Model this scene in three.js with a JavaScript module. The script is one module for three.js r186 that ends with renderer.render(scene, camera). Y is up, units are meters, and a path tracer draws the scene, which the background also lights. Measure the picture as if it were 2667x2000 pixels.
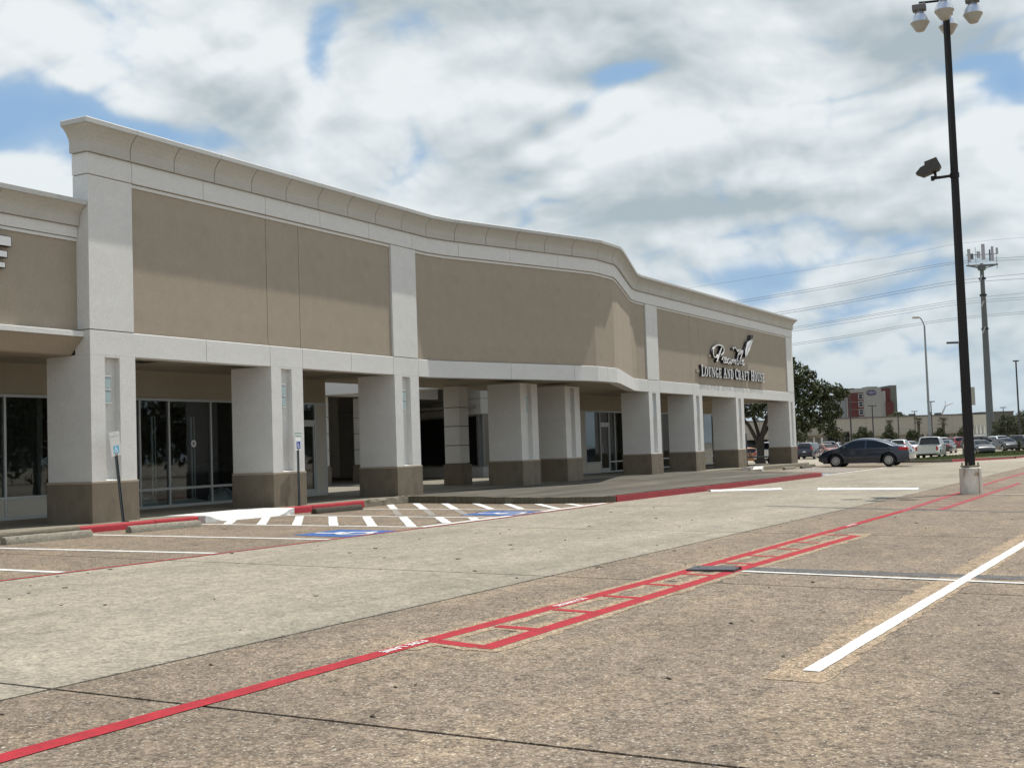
import * as THREE from 'three';
import { mergeGeometries, mergeVertices, toCreasedNormals } from 'three/addons/utils/BufferGeometryUtils.js';
import { RoundedBoxGeometry } from 'three/addons/geometries/RoundedBoxGeometry.js';
import { FontLoader } from 'three/addons/loaders/FontLoader.js';

// ---------------------------------------------------------------- camera, sky, sun, exposure
const scene = new THREE.Scene();
const camera = new THREE.PerspectiveCamera(34.66, 1024 / 767, 0.1, 4000);
camera.rotation.order = 'YXZ';
camera.position.set(0, 1.13, 0);
camera.rotation.set(THREE.MathUtils.degToRad(3.05), THREE.MathUtils.degToRad(-61.78), THREE.MathUtils.degToRad(-1.93));
const renderer = new THREE.WebGLRenderer({ antialias: true });
renderer.setSize(1024, 767);
renderer.toneMapping = THREE.LinearToneMapping;
renderer.toneMappingExposure = 1;
renderer.shadowMap.enabled = true;
const SUN = new THREE.Vector3(3.65, 12.9, 1.66).normalize();
const sun = new THREE.DirectionalLight(new THREE.Color(1, 0.955, 0.88), 5);
sun.position.copy(SUN).multiplyScalar(120).add(new THREE.Vector3(40, 0, -10));
sun.target.position.set(40, 0, -10);
sun.castShadow = true;
Object.assign(sun.shadow.camera, { left: -80, right: 80, top: 80, bottom: -80, near: 1, far: 300 });
sun.shadow.mapSize.set(4096, 4096);
sun.shadow.radius = 1;
sun.name = 'sun';
scene.add(sun, sun.target);

// ---------------------------------------------------------------- noise
function rng(seed) { let s = seed >>> 0; return () => { s = (s + 0x6D2B79F5) | 0; let t = Math.imul(s ^ (s >>> 15), 1 | s); t = (t + Math.imul(t ^ (t >>> 7), 61 | t)) ^ t; return ((t ^ (t >>> 14)) >>> 0) / 4294967296; }; }
const TB = 512, TBL = new Float32Array(TB * TB);
{ const r = rng(7); for (let i = 0; i < TBL.length; i++) TBL[i] = r(); }
function vn(x, y, p = TB) {                       // value noise, period p
  const xi = Math.floor(x), yi = Math.floor(y), fx = x - xi, fy = y - yi, u = fx * fx * (3 - 2 * fx), v = fy * fy * (3 - 2 * fy);
  const x0 = ((xi % p) + p) % p, x1 = (x0 + 1) % p, y0 = (((yi % p) + p) % p) * TB, y1 = ((((yi + 1) % p) + p) % p) * TB;
  const a = TBL[y0 + x0], b = TBL[y0 + x1], c = TBL[y1 + x0], d = TBL[y1 + x1];
  return a + (b - a) * u + (c - a) * v + (a - b - c + d) * u * v;
}
function fbm(x, y, o = 4, p = TB) { let s = 0, a = 0.5, n = 0; for (let i = 0; i < o; i++) { s += a * vn(x + i * 17, y + i * 31, p); n += a; a *= 0.5; x *= 2; y *= 2; p = Math.min(TB, p * 2); } return s / n; }
const clamp = (x, a = 0, b = 1) => Math.min(b, Math.max(a, x));
const sstep = (a, b, x) => { const t = clamp((x - a) / (b - a)); return t * t * (3 - 2 * t); };
const lerp = (a, b, t) => a + (b - a) * t;

// ---------------------------------------------------------------- sky: broken cumulus over pale blue
{
  const gaps = [[-49.8,14.7,2.6,1.2,1.20],[-47.1,15.1,2.6,0.7,0.90],[-49.6,13.5,1.9,0.9,1.00],[-43.8,14.2,3.2,0.8,1.10],[-45.9,13.2,1.3,1.3,0.50],[-38.8,13.0,1.9,0.5,0.60],[-36.3,18.6,1.0,1.3,1.00],[-35.6,19.8,1.3,0.9,0.60],[-22.3,16.6,1.7,0.9,1.20],[-20.7,16.8,1.3,0.6,0.90],[-24.1,15.4,1.6,0.6,1.00],[-25.1,17.0,1.5,0.5,0.60],[-26.6,15.0,0.9,0.5,0.80],[-5.8,15.0,1.1,0.6,1.00],[-5.1,14.4,0.9,0.6,1.00],[-7.4,15.5,1.5,0.3,0.70],[-11.7,16.5,1.9,0.5,0.50],[-18.7,7.7,2.2,0.7,0.70],[-20.2,8.9,1.3,0.5,0.50],[-6.4,8.7,1.5,0.6,0.50],[-31.2,7.6,1.1,0.4,0.30]];
  const dark = [[-19.9,10.6,5.6,0.6,1.00],[-15.2,11.0,5.6,0.7,0.80],[-16.4,12.7,5.0,0.6,0.40],[-8.9,12.2,3.2,1.0,0.60],[-6.6,16.8,2.6,1.3,0.90],[-10.3,17.0,3.7,1.0,0.60],[-39.5,16.3,2.6,1.1,0.55],[-36.0,15.1,1.3,0.5,0.50],[-10.1,7.7,1.9,0.3,0.60],[-20.0,8.4,1.7,0.4,0.50],[-12.2,6.6,3.2,0.5,0.60],[-23.5,17.6,3.4,0.6,0.30],[-10.5,5.0,5.4,0.5,0.50],[-28.1,11.8,3.4,0.6,0.35],[-6.6,5.9,1.9,0.5,0.50],[-11.3,9.1,2.6,0.4,0.40],[-42.9,15.5,1.9,0.6,0.25],[-29.1,13.7,2.6,0.6,0.25]];
  const bright = [[-44.2,18.2,2.6,1.5,0.70],[-48.4,17.8,2.4,1.1,0.70],[-33.3,17.2,1.9,1.1,0.80],[-19.7,14.1,3.2,0.6,0.90],[-16.1,15.2,4.7,0.6,0.90],[-11.0,14.8,3.2,0.6,0.70],[-24.8,12.2,2.6,0.5,0.60],[-14.1,8.1,2.6,0.6,1.00],[-17.5,8.0,1.1,0.4,0.80],[-20.1,9.4,1.5,0.4,0.70],[-6.6,13.3,1.3,0.6,0.70],[-38.6,19.2,2.6,1.3,0.60],[-28.9,19.2,3.2,0.9,0.50],[-17.0,9.0,1.3,0.3,0.60],[-11.9,8.3,1.5,0.4,0.60],[-50.2,12.3,1.3,0.4,0.80],[-26.9,13.4,1.7,0.5,0.50]];
  const W = 4096, H = 2048, data = new Float32Array(W * H * 4), K = 0.92;
  const blobs = (L, a, e) => { let s = 0; for (const [x, y, rx, ry, w] of L) { const dx = (a - x) / rx, dy = (e - y) / ry; if (dx > 3 || dx < -3 || dy > 3 || dy < -3) continue; s += w * Math.exp(-dx * dx - dy * dy); } return s; };
  const R1 = 57.29578;
  // cloud thickness in the direction (azimuth, elevation in degrees): rounded heaps on a drifting layer
  const heap = (x, y, n) => { let t = 0, a = 0.5, w = 0; for (let o = 0; o < n; o++) { t += a * Math.abs(2 * vn(x + o * 13.7, y + o * 29.3) - 1); w += a; a *= 0.56; x *= 2.1; y *= 2.1; } return t / w; };
  function cloud(ax, ey, n, near) {
    const el = Math.max(ey, 0) / R1, az = ax / R1, c = Math.cos(el), q = 2.7 / (Math.sin(el) + 0.36);
    let px = Math.cos(az) * c * q + 40, py = Math.sin(az) * c * q + 40;
    const wx = fbm(px * 1.3 + 9, py * 1.3, 4) - 0.5, wy = fbm(px * 1.3 + 51, py * 1.3 + 77, 4) - 0.5; px += wx * 0.42; py += wy * 0.42;
    let d = 0.75 + (fbm(px * 0.8, py * 0.8, 4) - 0.5) * 0.75 + (heap(px * 1.7 + 7, py * 1.7 + 3, n) - 0.38) * 1.25;
    if (near) d -= 0.56 * blobs(gaps, ax + wx * 6, ey + wy * 3);
    return d + 0.12 * sstep(7, 1, ey) - 0.42 * sstep(23, 48, ey);  // cover thinned above the view to cut ambient light
  }
  for (let j = 0; j < H; j++) {
    const ey = ((j + 0.5) / H - 0.5) * 180;
    for (let i = 0; i < W; i++) {
      const k = (j * W + i) * 4;
      if (ey < -1.5) { data[k] = 0.28 * K; data[k + 1] = 0.27 * K; data[k + 2] = 0.24 * K; data[k + 3] = 1; continue; }
      const ax = ((i + 0.5) / W - 0.5) * 360, near = ax > -60 && ax < 5 && ey < 24, n = near ? 8 : 4;
      const d = cloud(ax, ey, n, near), up = cloud(ax + 0.2, ey + 0.55 + ey * 0.03, near ? 7 : 3, near), up2 = near ? cloud(ax + 0.5, ey + 2.4 + ey * 0.07, 3, near) : up;
      let g = 0.24 + 0.8 * (up - d) + 0.7 * (up2 - d) + 0.5 * (d - 0.72);
      if (near) g += 0.5 * blobs(dark, ax, ey) - 0.3 * blobs(bright, ax, ey);
      const al = sstep(0.2, 0.62, d) * 0.86 + 0.14 * sstep(-0.25, 0.35, d);
      g = clamp(g - 0.1 * (1 - al), 0, 0.9);
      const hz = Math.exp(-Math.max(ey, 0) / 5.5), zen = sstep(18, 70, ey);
      const br = lerp(lerp(0.30, 0.085, zen), 0.47, hz), bg = lerp(lerp(0.50, 0.19, zen), 0.62, hz), bb = lerp(lerp(0.77, 0.44, zen), 0.74, hz);     // clear air, deepened overhead to lower the ambient light
      const cr0 = lerp(0.92, 0.40, g), cg0 = lerp(0.97, 0.485, g), cb0 = lerp(0.99, 0.535, g);                                                           // cloud: sunlit white to shaded base
      const t = 0.72 * hz, cr = lerp(cr0, 0.45, t), cg = lerp(cg0, 0.585, t), cb = lerp(cb0, 0.67, t);
      data[k] = lerp(br, cr, al) * K; data[k + 1] = lerp(bg, cg, al) * K; data[k + 2] = lerp(bb, cb, al) * K; data[k + 3] = 1;
    }
  }
  const sky = new THREE.DataTexture(data, W, H, THREE.RGBAFormat, THREE.FloatType);
  sky.mapping = THREE.EquirectangularReflectionMapping; sky.magFilter = THREE.LinearFilter; sky.minFilter = THREE.LinearFilter; sky.needsUpdate = true;
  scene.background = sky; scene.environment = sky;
}

// ---------------------------------------------------------------- bookkeeping
const used = {};
function numbered(n) { if (!(n in used)) { used[n] = 0; return n; } used[n]++; return n + '_' + String(used[n]).padStart(3, '0'); }
function shade(o) { o.traverse((m) => { if (m.isMesh) { m.castShadow = true; m.receiveShadow = true; } }); return o; }
function tag(o, label, category, group, kind) { o.userData = { ...o.userData, label, category }; if (group) o.userData.group = group; if (kind) o.userData.kind = kind; return o; }
function thing(name, label, category, pos = [0, 0, 0], turn = 0, group) { const o = new THREE.Group(); o.name = numbered(name); o.position.set(...pos); o.rotation.y = turn; scene.add(o); return tag(o, label, category, group); }
function part(parent, name, geo, mat, label) { const m = new THREE.Mesh(geo, mat); m.name = name; m.castShadow = m.receiveShadow = true; if (label) m.userData.label = label; parent.add(m); return m; }
function solo(name, label, category, geo, mat, group) { const m = new THREE.Mesh(geo, mat); m.name = numbered(name); m.castShadow = m.receiveShadow = true; scene.add(m); return tag(m, label, category, group); }
function struct(name, geo, mat, label) { const m = new THREE.Mesh(geo, mat); m.name = name; m.castShadow = m.receiveShadow = true; m.userData.kind = 'structure'; if (label) m.userData.label = label; scene.add(m); return m; }

// ---------------------------------------------------------------- textures
function texture(n, fn, rep, srgb = true) {
  const d = new Uint8Array(n * n * 4);
  for (let j = 0; j < n; j++) for (let i = 0; i < n; i++) { const c = fn(i / n, j / n, i, j), k = (j * n + i) * 4; d[k] = clamp(c[0]) * 255; d[k + 1] = clamp(c[1]) * 255; d[k + 2] = clamp(c[2]) * 255; d[k + 3] = 255; }
  const t = new THREE.DataTexture(d, n, n); t.wrapS = t.wrapT = THREE.RepeatWrapping; t.magFilter = THREE.LinearFilter; t.minFilter = THREE.LinearMipmapLinearFilter; t.generateMipmaps = true; t.colorSpace = srgb ? THREE.SRGBColorSpace : THREE.NoColorSpace; t.repeat.set(rep, rep); t.needsUpdate = true; return t;
}
const toS = (l) => l <= 0.0031308 ? l * 12.92 : 1.055 * Math.pow(l, 1 / 2.4) - 0.055;
// exposed aggregate: pebbles of several tones in a sandy matrix (tile of 3 m)
function aggregate(n, seed, base, peb, scale, contrast, tile = 3) {
  const r = rng(seed), h = new Float32Array(n * n), c = new Float32Array(n * n * 3);
  for (let j = 0; j < n; j++) for (let i = 0; i < n; i++) {
    const k = j * n + i, u = i / n, v = j / n;
    const m = 1 + (fbm(u * 6, v * 48, 4, 6) - 0.5) * 0.2 * (tile > 3 ? 1 : 0) + (fbm(u * 24, v * 32, 4, 8) - 0.5) * (tile > 3 ? 0.11 : 0) + contrast * ((fbm(u * 64, v * 64, 3, 64) - 0.5) * 0.5 + (vn(u * 256, v * 256, 256) - 0.5) * 0.62 + (r() - 0.5) * 0.28);
    for (let a = 0; a < 3; a++) c[k * 3 + a] = base[a] * m; h[k] = fbm(u * 128, v * 128, 2, 128) * 0.5;
  }
  const count = Math.floor(n * n * scale);
  for (let s = 0; s < count; s++) {
    const x = r() * n, y = r() * n, R = (0.8 + r() * r() * 3.4) * n / 1024 * 3 / tile, p = peb[Math.floor(r() * peb.length)], t = 0.75 + 0.5 * r(), w = 0.7 + 0.6 * r(), o = 0.5 + 0.5 * r();
    const X0 = Math.floor(x - R - 1), X1 = Math.ceil(x + R + 1);
    for (let j = Math.floor(y - R - 1); j <= y + R + 1; j++) for (let i = X0; i <= X1; i++) {
      const ddx = (i - x) * w, ddy = (j - y) / w, q = 1 - Math.hypot(ddx, ddy) / R; if (q <= 0) continue;
      const k = (((j % n) + n) % n) * n + ((i % n) + n) % n, a = Math.min(1, q * 3) * o;
      for (let b = 0; b < 3; b++) c[k * 3 + b] = lerp(c[k * 3 + b], p[b] * t, a); h[k] = lerp(h[k], 0.6 + 0.4 * Math.sqrt(q), a);
    }
  }
  const map = texture(n, (u, v, i, j) => { const k = (j * n + i) * 3; return [toS(c[k]), toS(c[k + 1]), toS(c[k + 2])]; }, 1 / tile);
  const bump = texture(n, (u, v, i, j) => { const q = h[j * n + i]; return [q, q, q]; }, 1 / tile, false);
  return { map, bump };
}
const agB = aggregate(2048, 11, [0.166, 0.127, 0.089], [[0.25, 0.203, 0.147], [0.085, 0.064, 0.047], [0.18, 0.14, 0.10], [0.066, 0.052, 0.041], [0.20, 0.152, 0.104], [0.40, 0.365, 0.30]], 0.085, 1.9, 6);
const agG = aggregate(2048, 23, [0.268, 0.236, 0.181], [[0.33, 0.30, 0.24], [0.165, 0.147, 0.115], [0.24, 0.217, 0.173], [0.19, 0.165, 0.128]], 0.035, 1.1, 6);
const agK = aggregate(1024, 31, [0.24, 0.216, 0.168], [[0.29, 0.262, 0.215], [0.16, 0.145, 0.115], [0.22, 0.196, 0.163]], 0.008, 0.8);
const stuccoT = texture(1024, (u, v) => { const q = 0.93 + 0.045 * (fbm(u * 8, v * 8, 5, 8) - 0.5) + 0.12 * (vn(u * 256, v * 256, 256) - 0.5) + 0.05 * (vn(u * 512, v * 512, 512) - 0.5); return [q, q, q * 0.995]; }, 0.5);
const stuccoS = texture(1024, (u, v) => { const q = 0.94 + 0.05 * (fbm(u * 8, v * 8, 5, 8) - 0.5) + 0.03 * (fbm(u * 16, v * 4, 4, 4) - 0.5) + 0.1 * (vn(u * 256, v * 256, 256) - 0.5); return [q, q * 0.997, q * 0.99]; }, 0.5);
const stuccoD = texture(1024, (u, v) => { const q = 0.92 + 0.12 * (fbm(u * 6, v * 6, 5, 6) - 0.5) + 0.06 * (fbm(u * 16, v * 3, 4, 3) - 0.5) + 0.1 * (vn(u * 256, v * 256, 256) - 0.5) - 0.05 * sstep(0.58, 0.68, fbm(u * 10 + 3, v * 5, 4, 5)); return [q, q * 0.99, q * 0.97]; }, 0.5);
const stuccoB = texture(512, (u, v) => { const q = 0.5 * fbm(u * 96, v * 96, 3, 96) + 0.5 * vn(u * 256, v * 256, 256); return [q, q, q]; }, 1, false);
const paintT = texture(512, (u, v) => { const q = 0.93 + 0.2 * (fbm(u * 16, v * 16, 4, 16) - 0.5) - 0.09 * sstep(0.6, 0.72, fbm(u * 64 + 5, v * 64, 3, 64)) + 0.1 * (vn(u * 256, v * 256, 256) - 0.5); return [q, q, q]; }, 1);
const M = {};
const std = (o) => new THREE.MeshStandardMaterial({ roughness: 0.85, ...o });
const lin = (r, g, b) => new THREE.Color(r, g, b);
M.brown = std({ map: agB.map, bumpMap: agB.bump, bumpScale: 0.004, roughness: 0.92, vertexColors: true });
M.grey = std({ map: agG.map, bumpMap: agG.bump, bumpScale: 0.003, roughness: 0.9, vertexColors: true });
M.walk = std({ map: agK.map, bumpMap: agK.bump, bumpScale: 0.002, roughness: 0.92, vertexColors: true });
M.kerb = std({ map: agK.map, bumpMap: agK.bump, bumpScale: 0.004, color: lin(0.8, 0.8, 0.76) });
M.kerbDirty = std({ map: agK.map, bumpMap: agK.bump, bumpScale: 0.004, color: lin(0.42, 0.41, 0.36) });
M.kerbBlack = std({ map: agK.map, bumpMap: agK.bump, bumpScale: 0.004, color: lin(0.2, 0.19, 0.165) });
M.stop = std({ map: agK.map, bumpMap: agK.bump, bumpScale: 0.006, color: lin(0.95, 0.98, 0.98) });
M.joint = std({ color: lin(0.028, 0.026, 0.024), roughness: 0.95 });
M.red = std({ map: paintT, color: lin(0.37, 0.012, 0.022), roughness: 0.9 });
M.redKerb = std({ map: paintT, color: lin(0.38, 0.016, 0.026), roughness: 0.5 });
M.redWorn = std({ map: paintT, color: lin(0.33, 0.03, 0.038), roughness: 0.7 });
M.white = std({ map: paintT, color: lin(0.80, 0.80, 0.77), roughness: 0.6 });
M.whiteWorn = std({ map: paintT, color: lin(0.30, 0.28, 0.25), roughness: 0.8 });
M.blue = std({ map: paintT, color: lin(0.035, 0.115, 0.36), roughness: 0.6 });
M.bluePale = std({ map: paintT, color: lin(0.15, 0.22, 0.31), roughness: 0.7 });
M.cleaned = std({ map: agB.map, bumpMap: agB.bump, bumpScale: 0.003, color: lin(1.55, 1.48, 1.34), roughness: 0.92 });
M.tar = std({ color: lin(0.47, 0.56, 0.72), map: agB.map, roughness: 0.8 });
M.tarPale = std({ color: lin(0.115, 0.115, 0.12), map: paintT, roughness: 0.8 });
const st = (c, o) => std({ map: stuccoT, bumpMap: stuccoB, bumpScale: 0.0035, color: c, roughness: 0.93, ...o });
M.stuccoGrey = st(lin(0.79, 0.785, 0.765));
M.stuccoTan = st(lin(0.405, 0.348, 0.275), { map: stuccoS });
M.stuccoBase = st(lin(0.235, 0.203, 0.155), { map: stuccoD });
M.cornice = st(lin(0.56, 0.54, 0.49));
M.corniceGrey = st(lin(0.60, 0.57, 0.51));
M.soffit = st(lin(0.43, 0.37, 0.285));
M.cap = std({ color: lin(0.55, 0.55, 0.53), metalness: 0.2, roughness: 0.5, map: stuccoT });
M.alu = std({ color: lin(0.42, 0.44, 0.44), metalness: 0.55, roughness: 0.42 });
M.aluDark = std({ color: lin(0.05, 0.05, 0.055), metalness: 0.4, roughness: 0.5 });
M.glass = new THREE.MeshPhysicalMaterial({ color: lin(0.66, 0.71, 0.72), transmission: 1, thickness: 0, roughness: 0.015, ior: 1.5 });
M.glassDark = new THREE.MeshPhysicalMaterial({ color: lin(0.006, 0.007, 0.009), roughness: 0.04, ior: 1.5 });
M.black = std({ color: lin(0.012, 0.012, 0.014), roughness: 0.5 });
M.blackPole = std({ color: lin(0.007, 0.006, 0.006), roughness: 0.75 });
M.lampWhite = std({ color: lin(0.5, 0.51, 0.5), roughness: 0.5 });
M.aqua = std({ color: lin(0.36, 0.47, 0.48), roughness: 0.25 });
M.signWhite = std({ color: lin(0.82, 0.83, 0.82), roughness: 0.4 });
M.signGreen = std({ color: lin(0.02, 0.2, 0.14), roughness: 0.5 });
M.signBlue = std({ color: lin(0.012, 0.035, 0.3), roughness: 0.45 });
M.signPale = std({ color: lin(0.13, 0.42, 0.62), roughness: 0.5 });
M.postGreen = std({ color: lin(0.10, 0.12, 0.13), metalness: 0.5, roughness: 0.45 });

// ---------------------------------------------------------------- lie of the land
function ground(x, z) {
  const xa = Math.min(x, 36), xb = clamp(x, 36, 66) - 36;
  let y = -0.125 - 0.0052 * (xa - 16.7) - 0.003 * xb - 0.018 * (clamp(z, -20, 6) + 17.5);
  if (x > 66) y += (-0.9 - y) * Math.min((x - 66) / 39, 1);
  return y;
}
const walkY = (x) => x < 40 ? 0 : -0.0045 * (x - 40);
const FRONT = -18.07;                                  // building line
// survey frame of the far side of the lot: across and away, in metres from where the picture was taken
const ACR = [0.47444, 0.88029], AWY = [0.88114, -0.47286], FAR_TURN = -1.07826;
const sv = (a, d) => [a * ACR[0] + d * AWY[0], a * ACR[1] + d * AWY[1]];
const svTurn = (a, d) => { const x = a * ACR[0] + d * AWY[0], z = a * ACR[1] + d * AWY[1]; return Math.atan2(-z, x); };

// ---------------------------------------------------------------- small geometry helpers
const box = (w, h, d, x = 0, y = 0, z = 0) => new THREE.BoxGeometry(w, h, d).translate(x, y, z);
const span = (x0, x1, y0, y1, z0, z1) => box(x1 - x0, y1 - y0, z1 - z0, (x0 + x1) / 2, (y0 + y1) / 2, (z0 + z1) / 2);
const rbox = (w, h, d, r, x = 0, y = 0, z = 0) => new RoundedBoxGeometry(w, h, d, 2, r).translate(x, y, z);
const cyl = (r0, r1, h, n = 16, x = 0, y = 0, z = 0) => new THREE.CylinderGeometry(r1, r0, h, n).translate(x, y + h / 2, z);
const tube = (pts, r, n = 24, m = 8, closed = false) => new THREE.TubeGeometry(new THREE.CatmullRomCurve3(pts.map((p) => new THREE.Vector3(...p)), closed), n, r, m, closed);
const merge = (a) => mergeGeometries(a.map((g) => { const q = g.index ? g.toNonIndexed() : g; for (const k of Object.keys(q.attributes)) if (!['position', 'normal', 'uv'].includes(k)) q.deleteAttribute(k); return q; }));
function bar(a, b, r, n = 8, r1 = r) { const A = new THREE.Vector3(...a), B = new THREE.Vector3(...b), d = B.clone().sub(A), g = new THREE.CylinderGeometry(r1, r, d.length(), n); g.applyQuaternion(new THREE.Quaternion().setFromUnitVectors(new THREE.Vector3(0, 1, 0), d.clone().normalize())); return g.translate((A.x + B.x) / 2, (A.y + B.y) / 2, (A.z + B.z) / 2); }
// uv in metres from the dominant axis of each face
function metric(g) {
  const q = g.index ? g.toNonIndexed() : g, p = q.attributes.position, uv = new Float32Array(p.count * 2), A = new THREE.Vector3(), B = new THREE.Vector3(), C = new THREE.Vector3();
  for (let i = 0; i < p.count; i += 3) {
    A.fromBufferAttribute(p, i); B.fromBufferAttribute(p, i + 1); C.fromBufferAttribute(p, i + 2);
    const n = B.clone().sub(A).cross(C.clone().sub(A)), ax = Math.abs(n.x), ay = Math.abs(n.y), az = Math.abs(n.z);
    [A, B, C].forEach((v, k) => { const u = ay >= ax && ay >= az ? [v.x, v.z] : ax > az ? [v.z, v.y] : [v.x, v.y]; uv[(i + k) * 2] = u[0]; uv[(i + k) * 2 + 1] = u[1]; });
  }
  q.setAttribute('uv', new THREE.BufferAttribute(uv, 2)); return q;
}
function meshGeo(pos, idx, uv) { const g = new THREE.BufferGeometry(); g.setAttribute('position', new THREE.Float32BufferAttribute(pos, 3)); if (uv) g.setAttribute('uv', new THREE.Float32BufferAttribute(uv, 2)); else g.setAttribute('uv', new THREE.Float32BufferAttribute(new Float32Array(pos.length / 3 * 2), 2)); g.setIndex(idx); g.computeVertexNormals(); return g; }
// ---------------------------------------------------------------- ground
{
  const xs = [-60, -30, -10, 5, 20, 36, 50, 66, 80, 95, 105, 130, 170, 230, 320, 480, 800, 1500, 2600], zs = [-2400, -1200, -600, -300, -160, -100, -60, -40, -30, -20, -10, 0, 6, 20, 50, 120, 300, 800, 1600];
  const pos = [], idx = [], uv = [], col = [];
  xs.forEach((x) => zs.forEach((z) => { pos.push(x, ground(x, z) - 0.03, z); uv.push(x, z); const q = x > 60 && x < 330 ? 1.18 : 0.8; col.push(q, q, q); }));
  for (let i = 0; i < xs.length - 1; i++) for (let j = 0; j < zs.length - 1; j++) { const a = i * zs.length + j, b = a + zs.length; idx.push(a, a + 1, b, b, a + 1, b + 1); }
  const g = meshGeo(pos, idx, uv); g.setAttribute('color', new THREE.Float32BufferAttribute(col, 3));
  struct('ground', g, M.grey);
}
function sheet(x0, x1, z0, z1, yf, res, tone, skirt = 0.06, off = 0) {
  const nx = Math.max(1, Math.round((x1 - x0) / res)), nz = Math.max(1, Math.round((z1 - z0) / res)), pos = [], idx = [], uv = [], col = [];
  const put = (x, y, z) => { pos.push(x, y, z); uv.push(x, z); const c = tone(x, z); col.push(c[0], c[1], c[2]); };
  for (let i = 0; i <= nx; i++) for (let j = 0; j <= nz; j++) { const x = lerp(x0, x1, i / nx), z = lerp(z0, z1, j / nz); put(x, yf(x, z) + off, z); }
  const W = nz + 1;
  for (let i = 0; i < nx; i++) for (let j = 0; j < nz; j++) { const a = i * W + j, b = a + W; idx.push(a, a + 1, b, b, a + 1, b + 1); }
  const wall = (list) => { const s = pos.length / 3; list.forEach(([x, z]) => { put(x, yf(x, z) + off, z); put(x, yf(x, z) + off - skirt, z); }); for (let k = 0; k < list.length - 1; k++) { const a = s + k * 2; idx.push(a, a + 1, a + 2, a + 2, a + 1, a + 3); } };
  const ex = [...Array(nx + 1).keys()].map((i) => lerp(x0, x1, i / nx)), ez = [...Array(nz + 1).keys()].map((j) => lerp(z0, z1, j / nz));
  wall(ex.map((x) => [x, z1])); wall(ex.map((x) => [x, z0]).reverse()); wall(ez.map((z) => [x1, z]).reverse()); wall(ez.map((z) => [x0, z]));
  const g = meshGeo(pos, idx, uv); g.setAttribute('color', new THREE.Float32BufferAttribute(col, 3)); return g;
}
const toneBrown = (x, z) => {
  const a = fbm(x * 0.42 + 50, z * 0.9 + 9, 4), b = fbm(x * 2.2 + 7, z * 3.4 + 80, 4), c = fbm(x * 0.9 + 200, z * 2.6 + 130, 4), d = vn(x * 7.3 + 3, z * 9.1 + 1);
  let m = 1.04 + (a - 0.5) * 0.28 + (b - 0.5) * 0.26 + (d - 0.5) * 0.1;
  const tan = sstep(0.52, 0.66, c) * 0.26, grim = sstep(0.55, 0.7, fbm(x * 1.3 + 77, z * 2.9 + 40, 4)) * 0.1;
  m *= 1 - grim;
  return [m * (1 + tan * 0.55), m * (1 + tan * 0.5), m * (1 + tan * 0.32)];
};
const toneGrey = (x, z) => {
  const a = fbm(x * 0.35 + 20, z * 0.8 + 60, 4), b = fbm(x * 1.6 + 3, z * 3.1 + 44, 4), c = fbm(x * 0.5 + 90, z * 2.2 + 14, 4), d = vn(x * 6 + 3, z * 8 + 5);
  const m = 1 + (a - 0.5) * 0.38 + (b - 0.5) * 0.26 + (d - 0.5) * 0.08, g = sstep(0.5, 0.68, c) * 0.1;
  return [m * (1 - g), m * (1 - g * 0.9), m * (1 - g)];
};
const toneApron = (x, z) => {
  const a = fbm(x * 0.28 + 20, z * 1.9 + 60, 5), b = fbm(x * 1.3 + 3, z * 4 + 44, 4), e = sstep(0.56, 0.64, fbm(x * 0.2 + 9, z * 1.1 + 71, 4));
  const m = 0.33 + (a - 0.5) * 0.42 + (b - 0.5) * 0.2 + e * 0.2;
  return [m, m * 0.99, m * 0.97];
};
const toneWalk = (x, z) => {
  const a = fbm(x * 0.7 + 5, z * 1.1 + 66, 4), b = fbm(x * 3 + 3, z * 3.3 + 4, 3); let m = 0.86 + (a - 0.5) * 0.5 + (b - 0.5) * 0.25;
  if (x > 18.2 && x < 22 && z < -18.2 && z > -19.9) m *= 1.25;
  return [m, m, m * 0.98];
};
{
  const lot = new THREE.Group(); lot.name = 'parking_lot'; lot.userData.kind = 'structure'; scene.add(lot);
  const cuts = [-8.5, -1.5, 5.47, 12.45, 19.5, 26.8, 33.8, 40.8, 47.8, 54.8, 61.8, 70, 82], gap = 0.018;
  const joints = [];
  for (let i = 0; i < cuts.length - 1; i++) {
    const x0 = cuts[i] + gap, x1 = cuts[i + 1] - gap, near = x1 > 3 && x0 < 22;
    part(lot, 'slab', sheet(x0, x1, -6.28 + gap, 9, ground, near ? 0.16 : 0.4, toneBrown), M.brown);
    part(lot, 'slab', sheet(x0, x1, x1 < 28 ? -12.09 : -12.6, -6.28 - gap, ground, x0 < 30 ? 0.22 : 0.4, toneGrey), M.grey);
    if (x1 < 28 || x0 > 47) part(lot, 'slab', sheet(x0, x1, -18.6, x1 < 28 ? -12.097 : -12.606, ground, 0.3, toneBrown), M.brown);
    if (x0 > 26 && x0 < 27) part(lot, 'slab', sheet(x0, 28.6, -18.6, -12.6 - gap * 0.3, ground, 0.3, toneBrown), M.brown);
    joints.push(sheet(cuts[i + 1] - gap - 0.004, cuts[i + 1] + gap + 0.004, -12.6, 9, ground, 3, () => [1, 1, 1], 0.01, -0.011));
  }
  joints.push(sheet(-8.5, 82, -6.28 - gap - 0.004, -6.28 + gap + 0.004, ground, 3, () => [1, 1, 1], 0.01, -0.012));
  const g = merge(joints.map((q) => { q.deleteAttribute('color'); return q; }));
  part(lot, 'joint_seal', g, M.joint);
}
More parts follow.
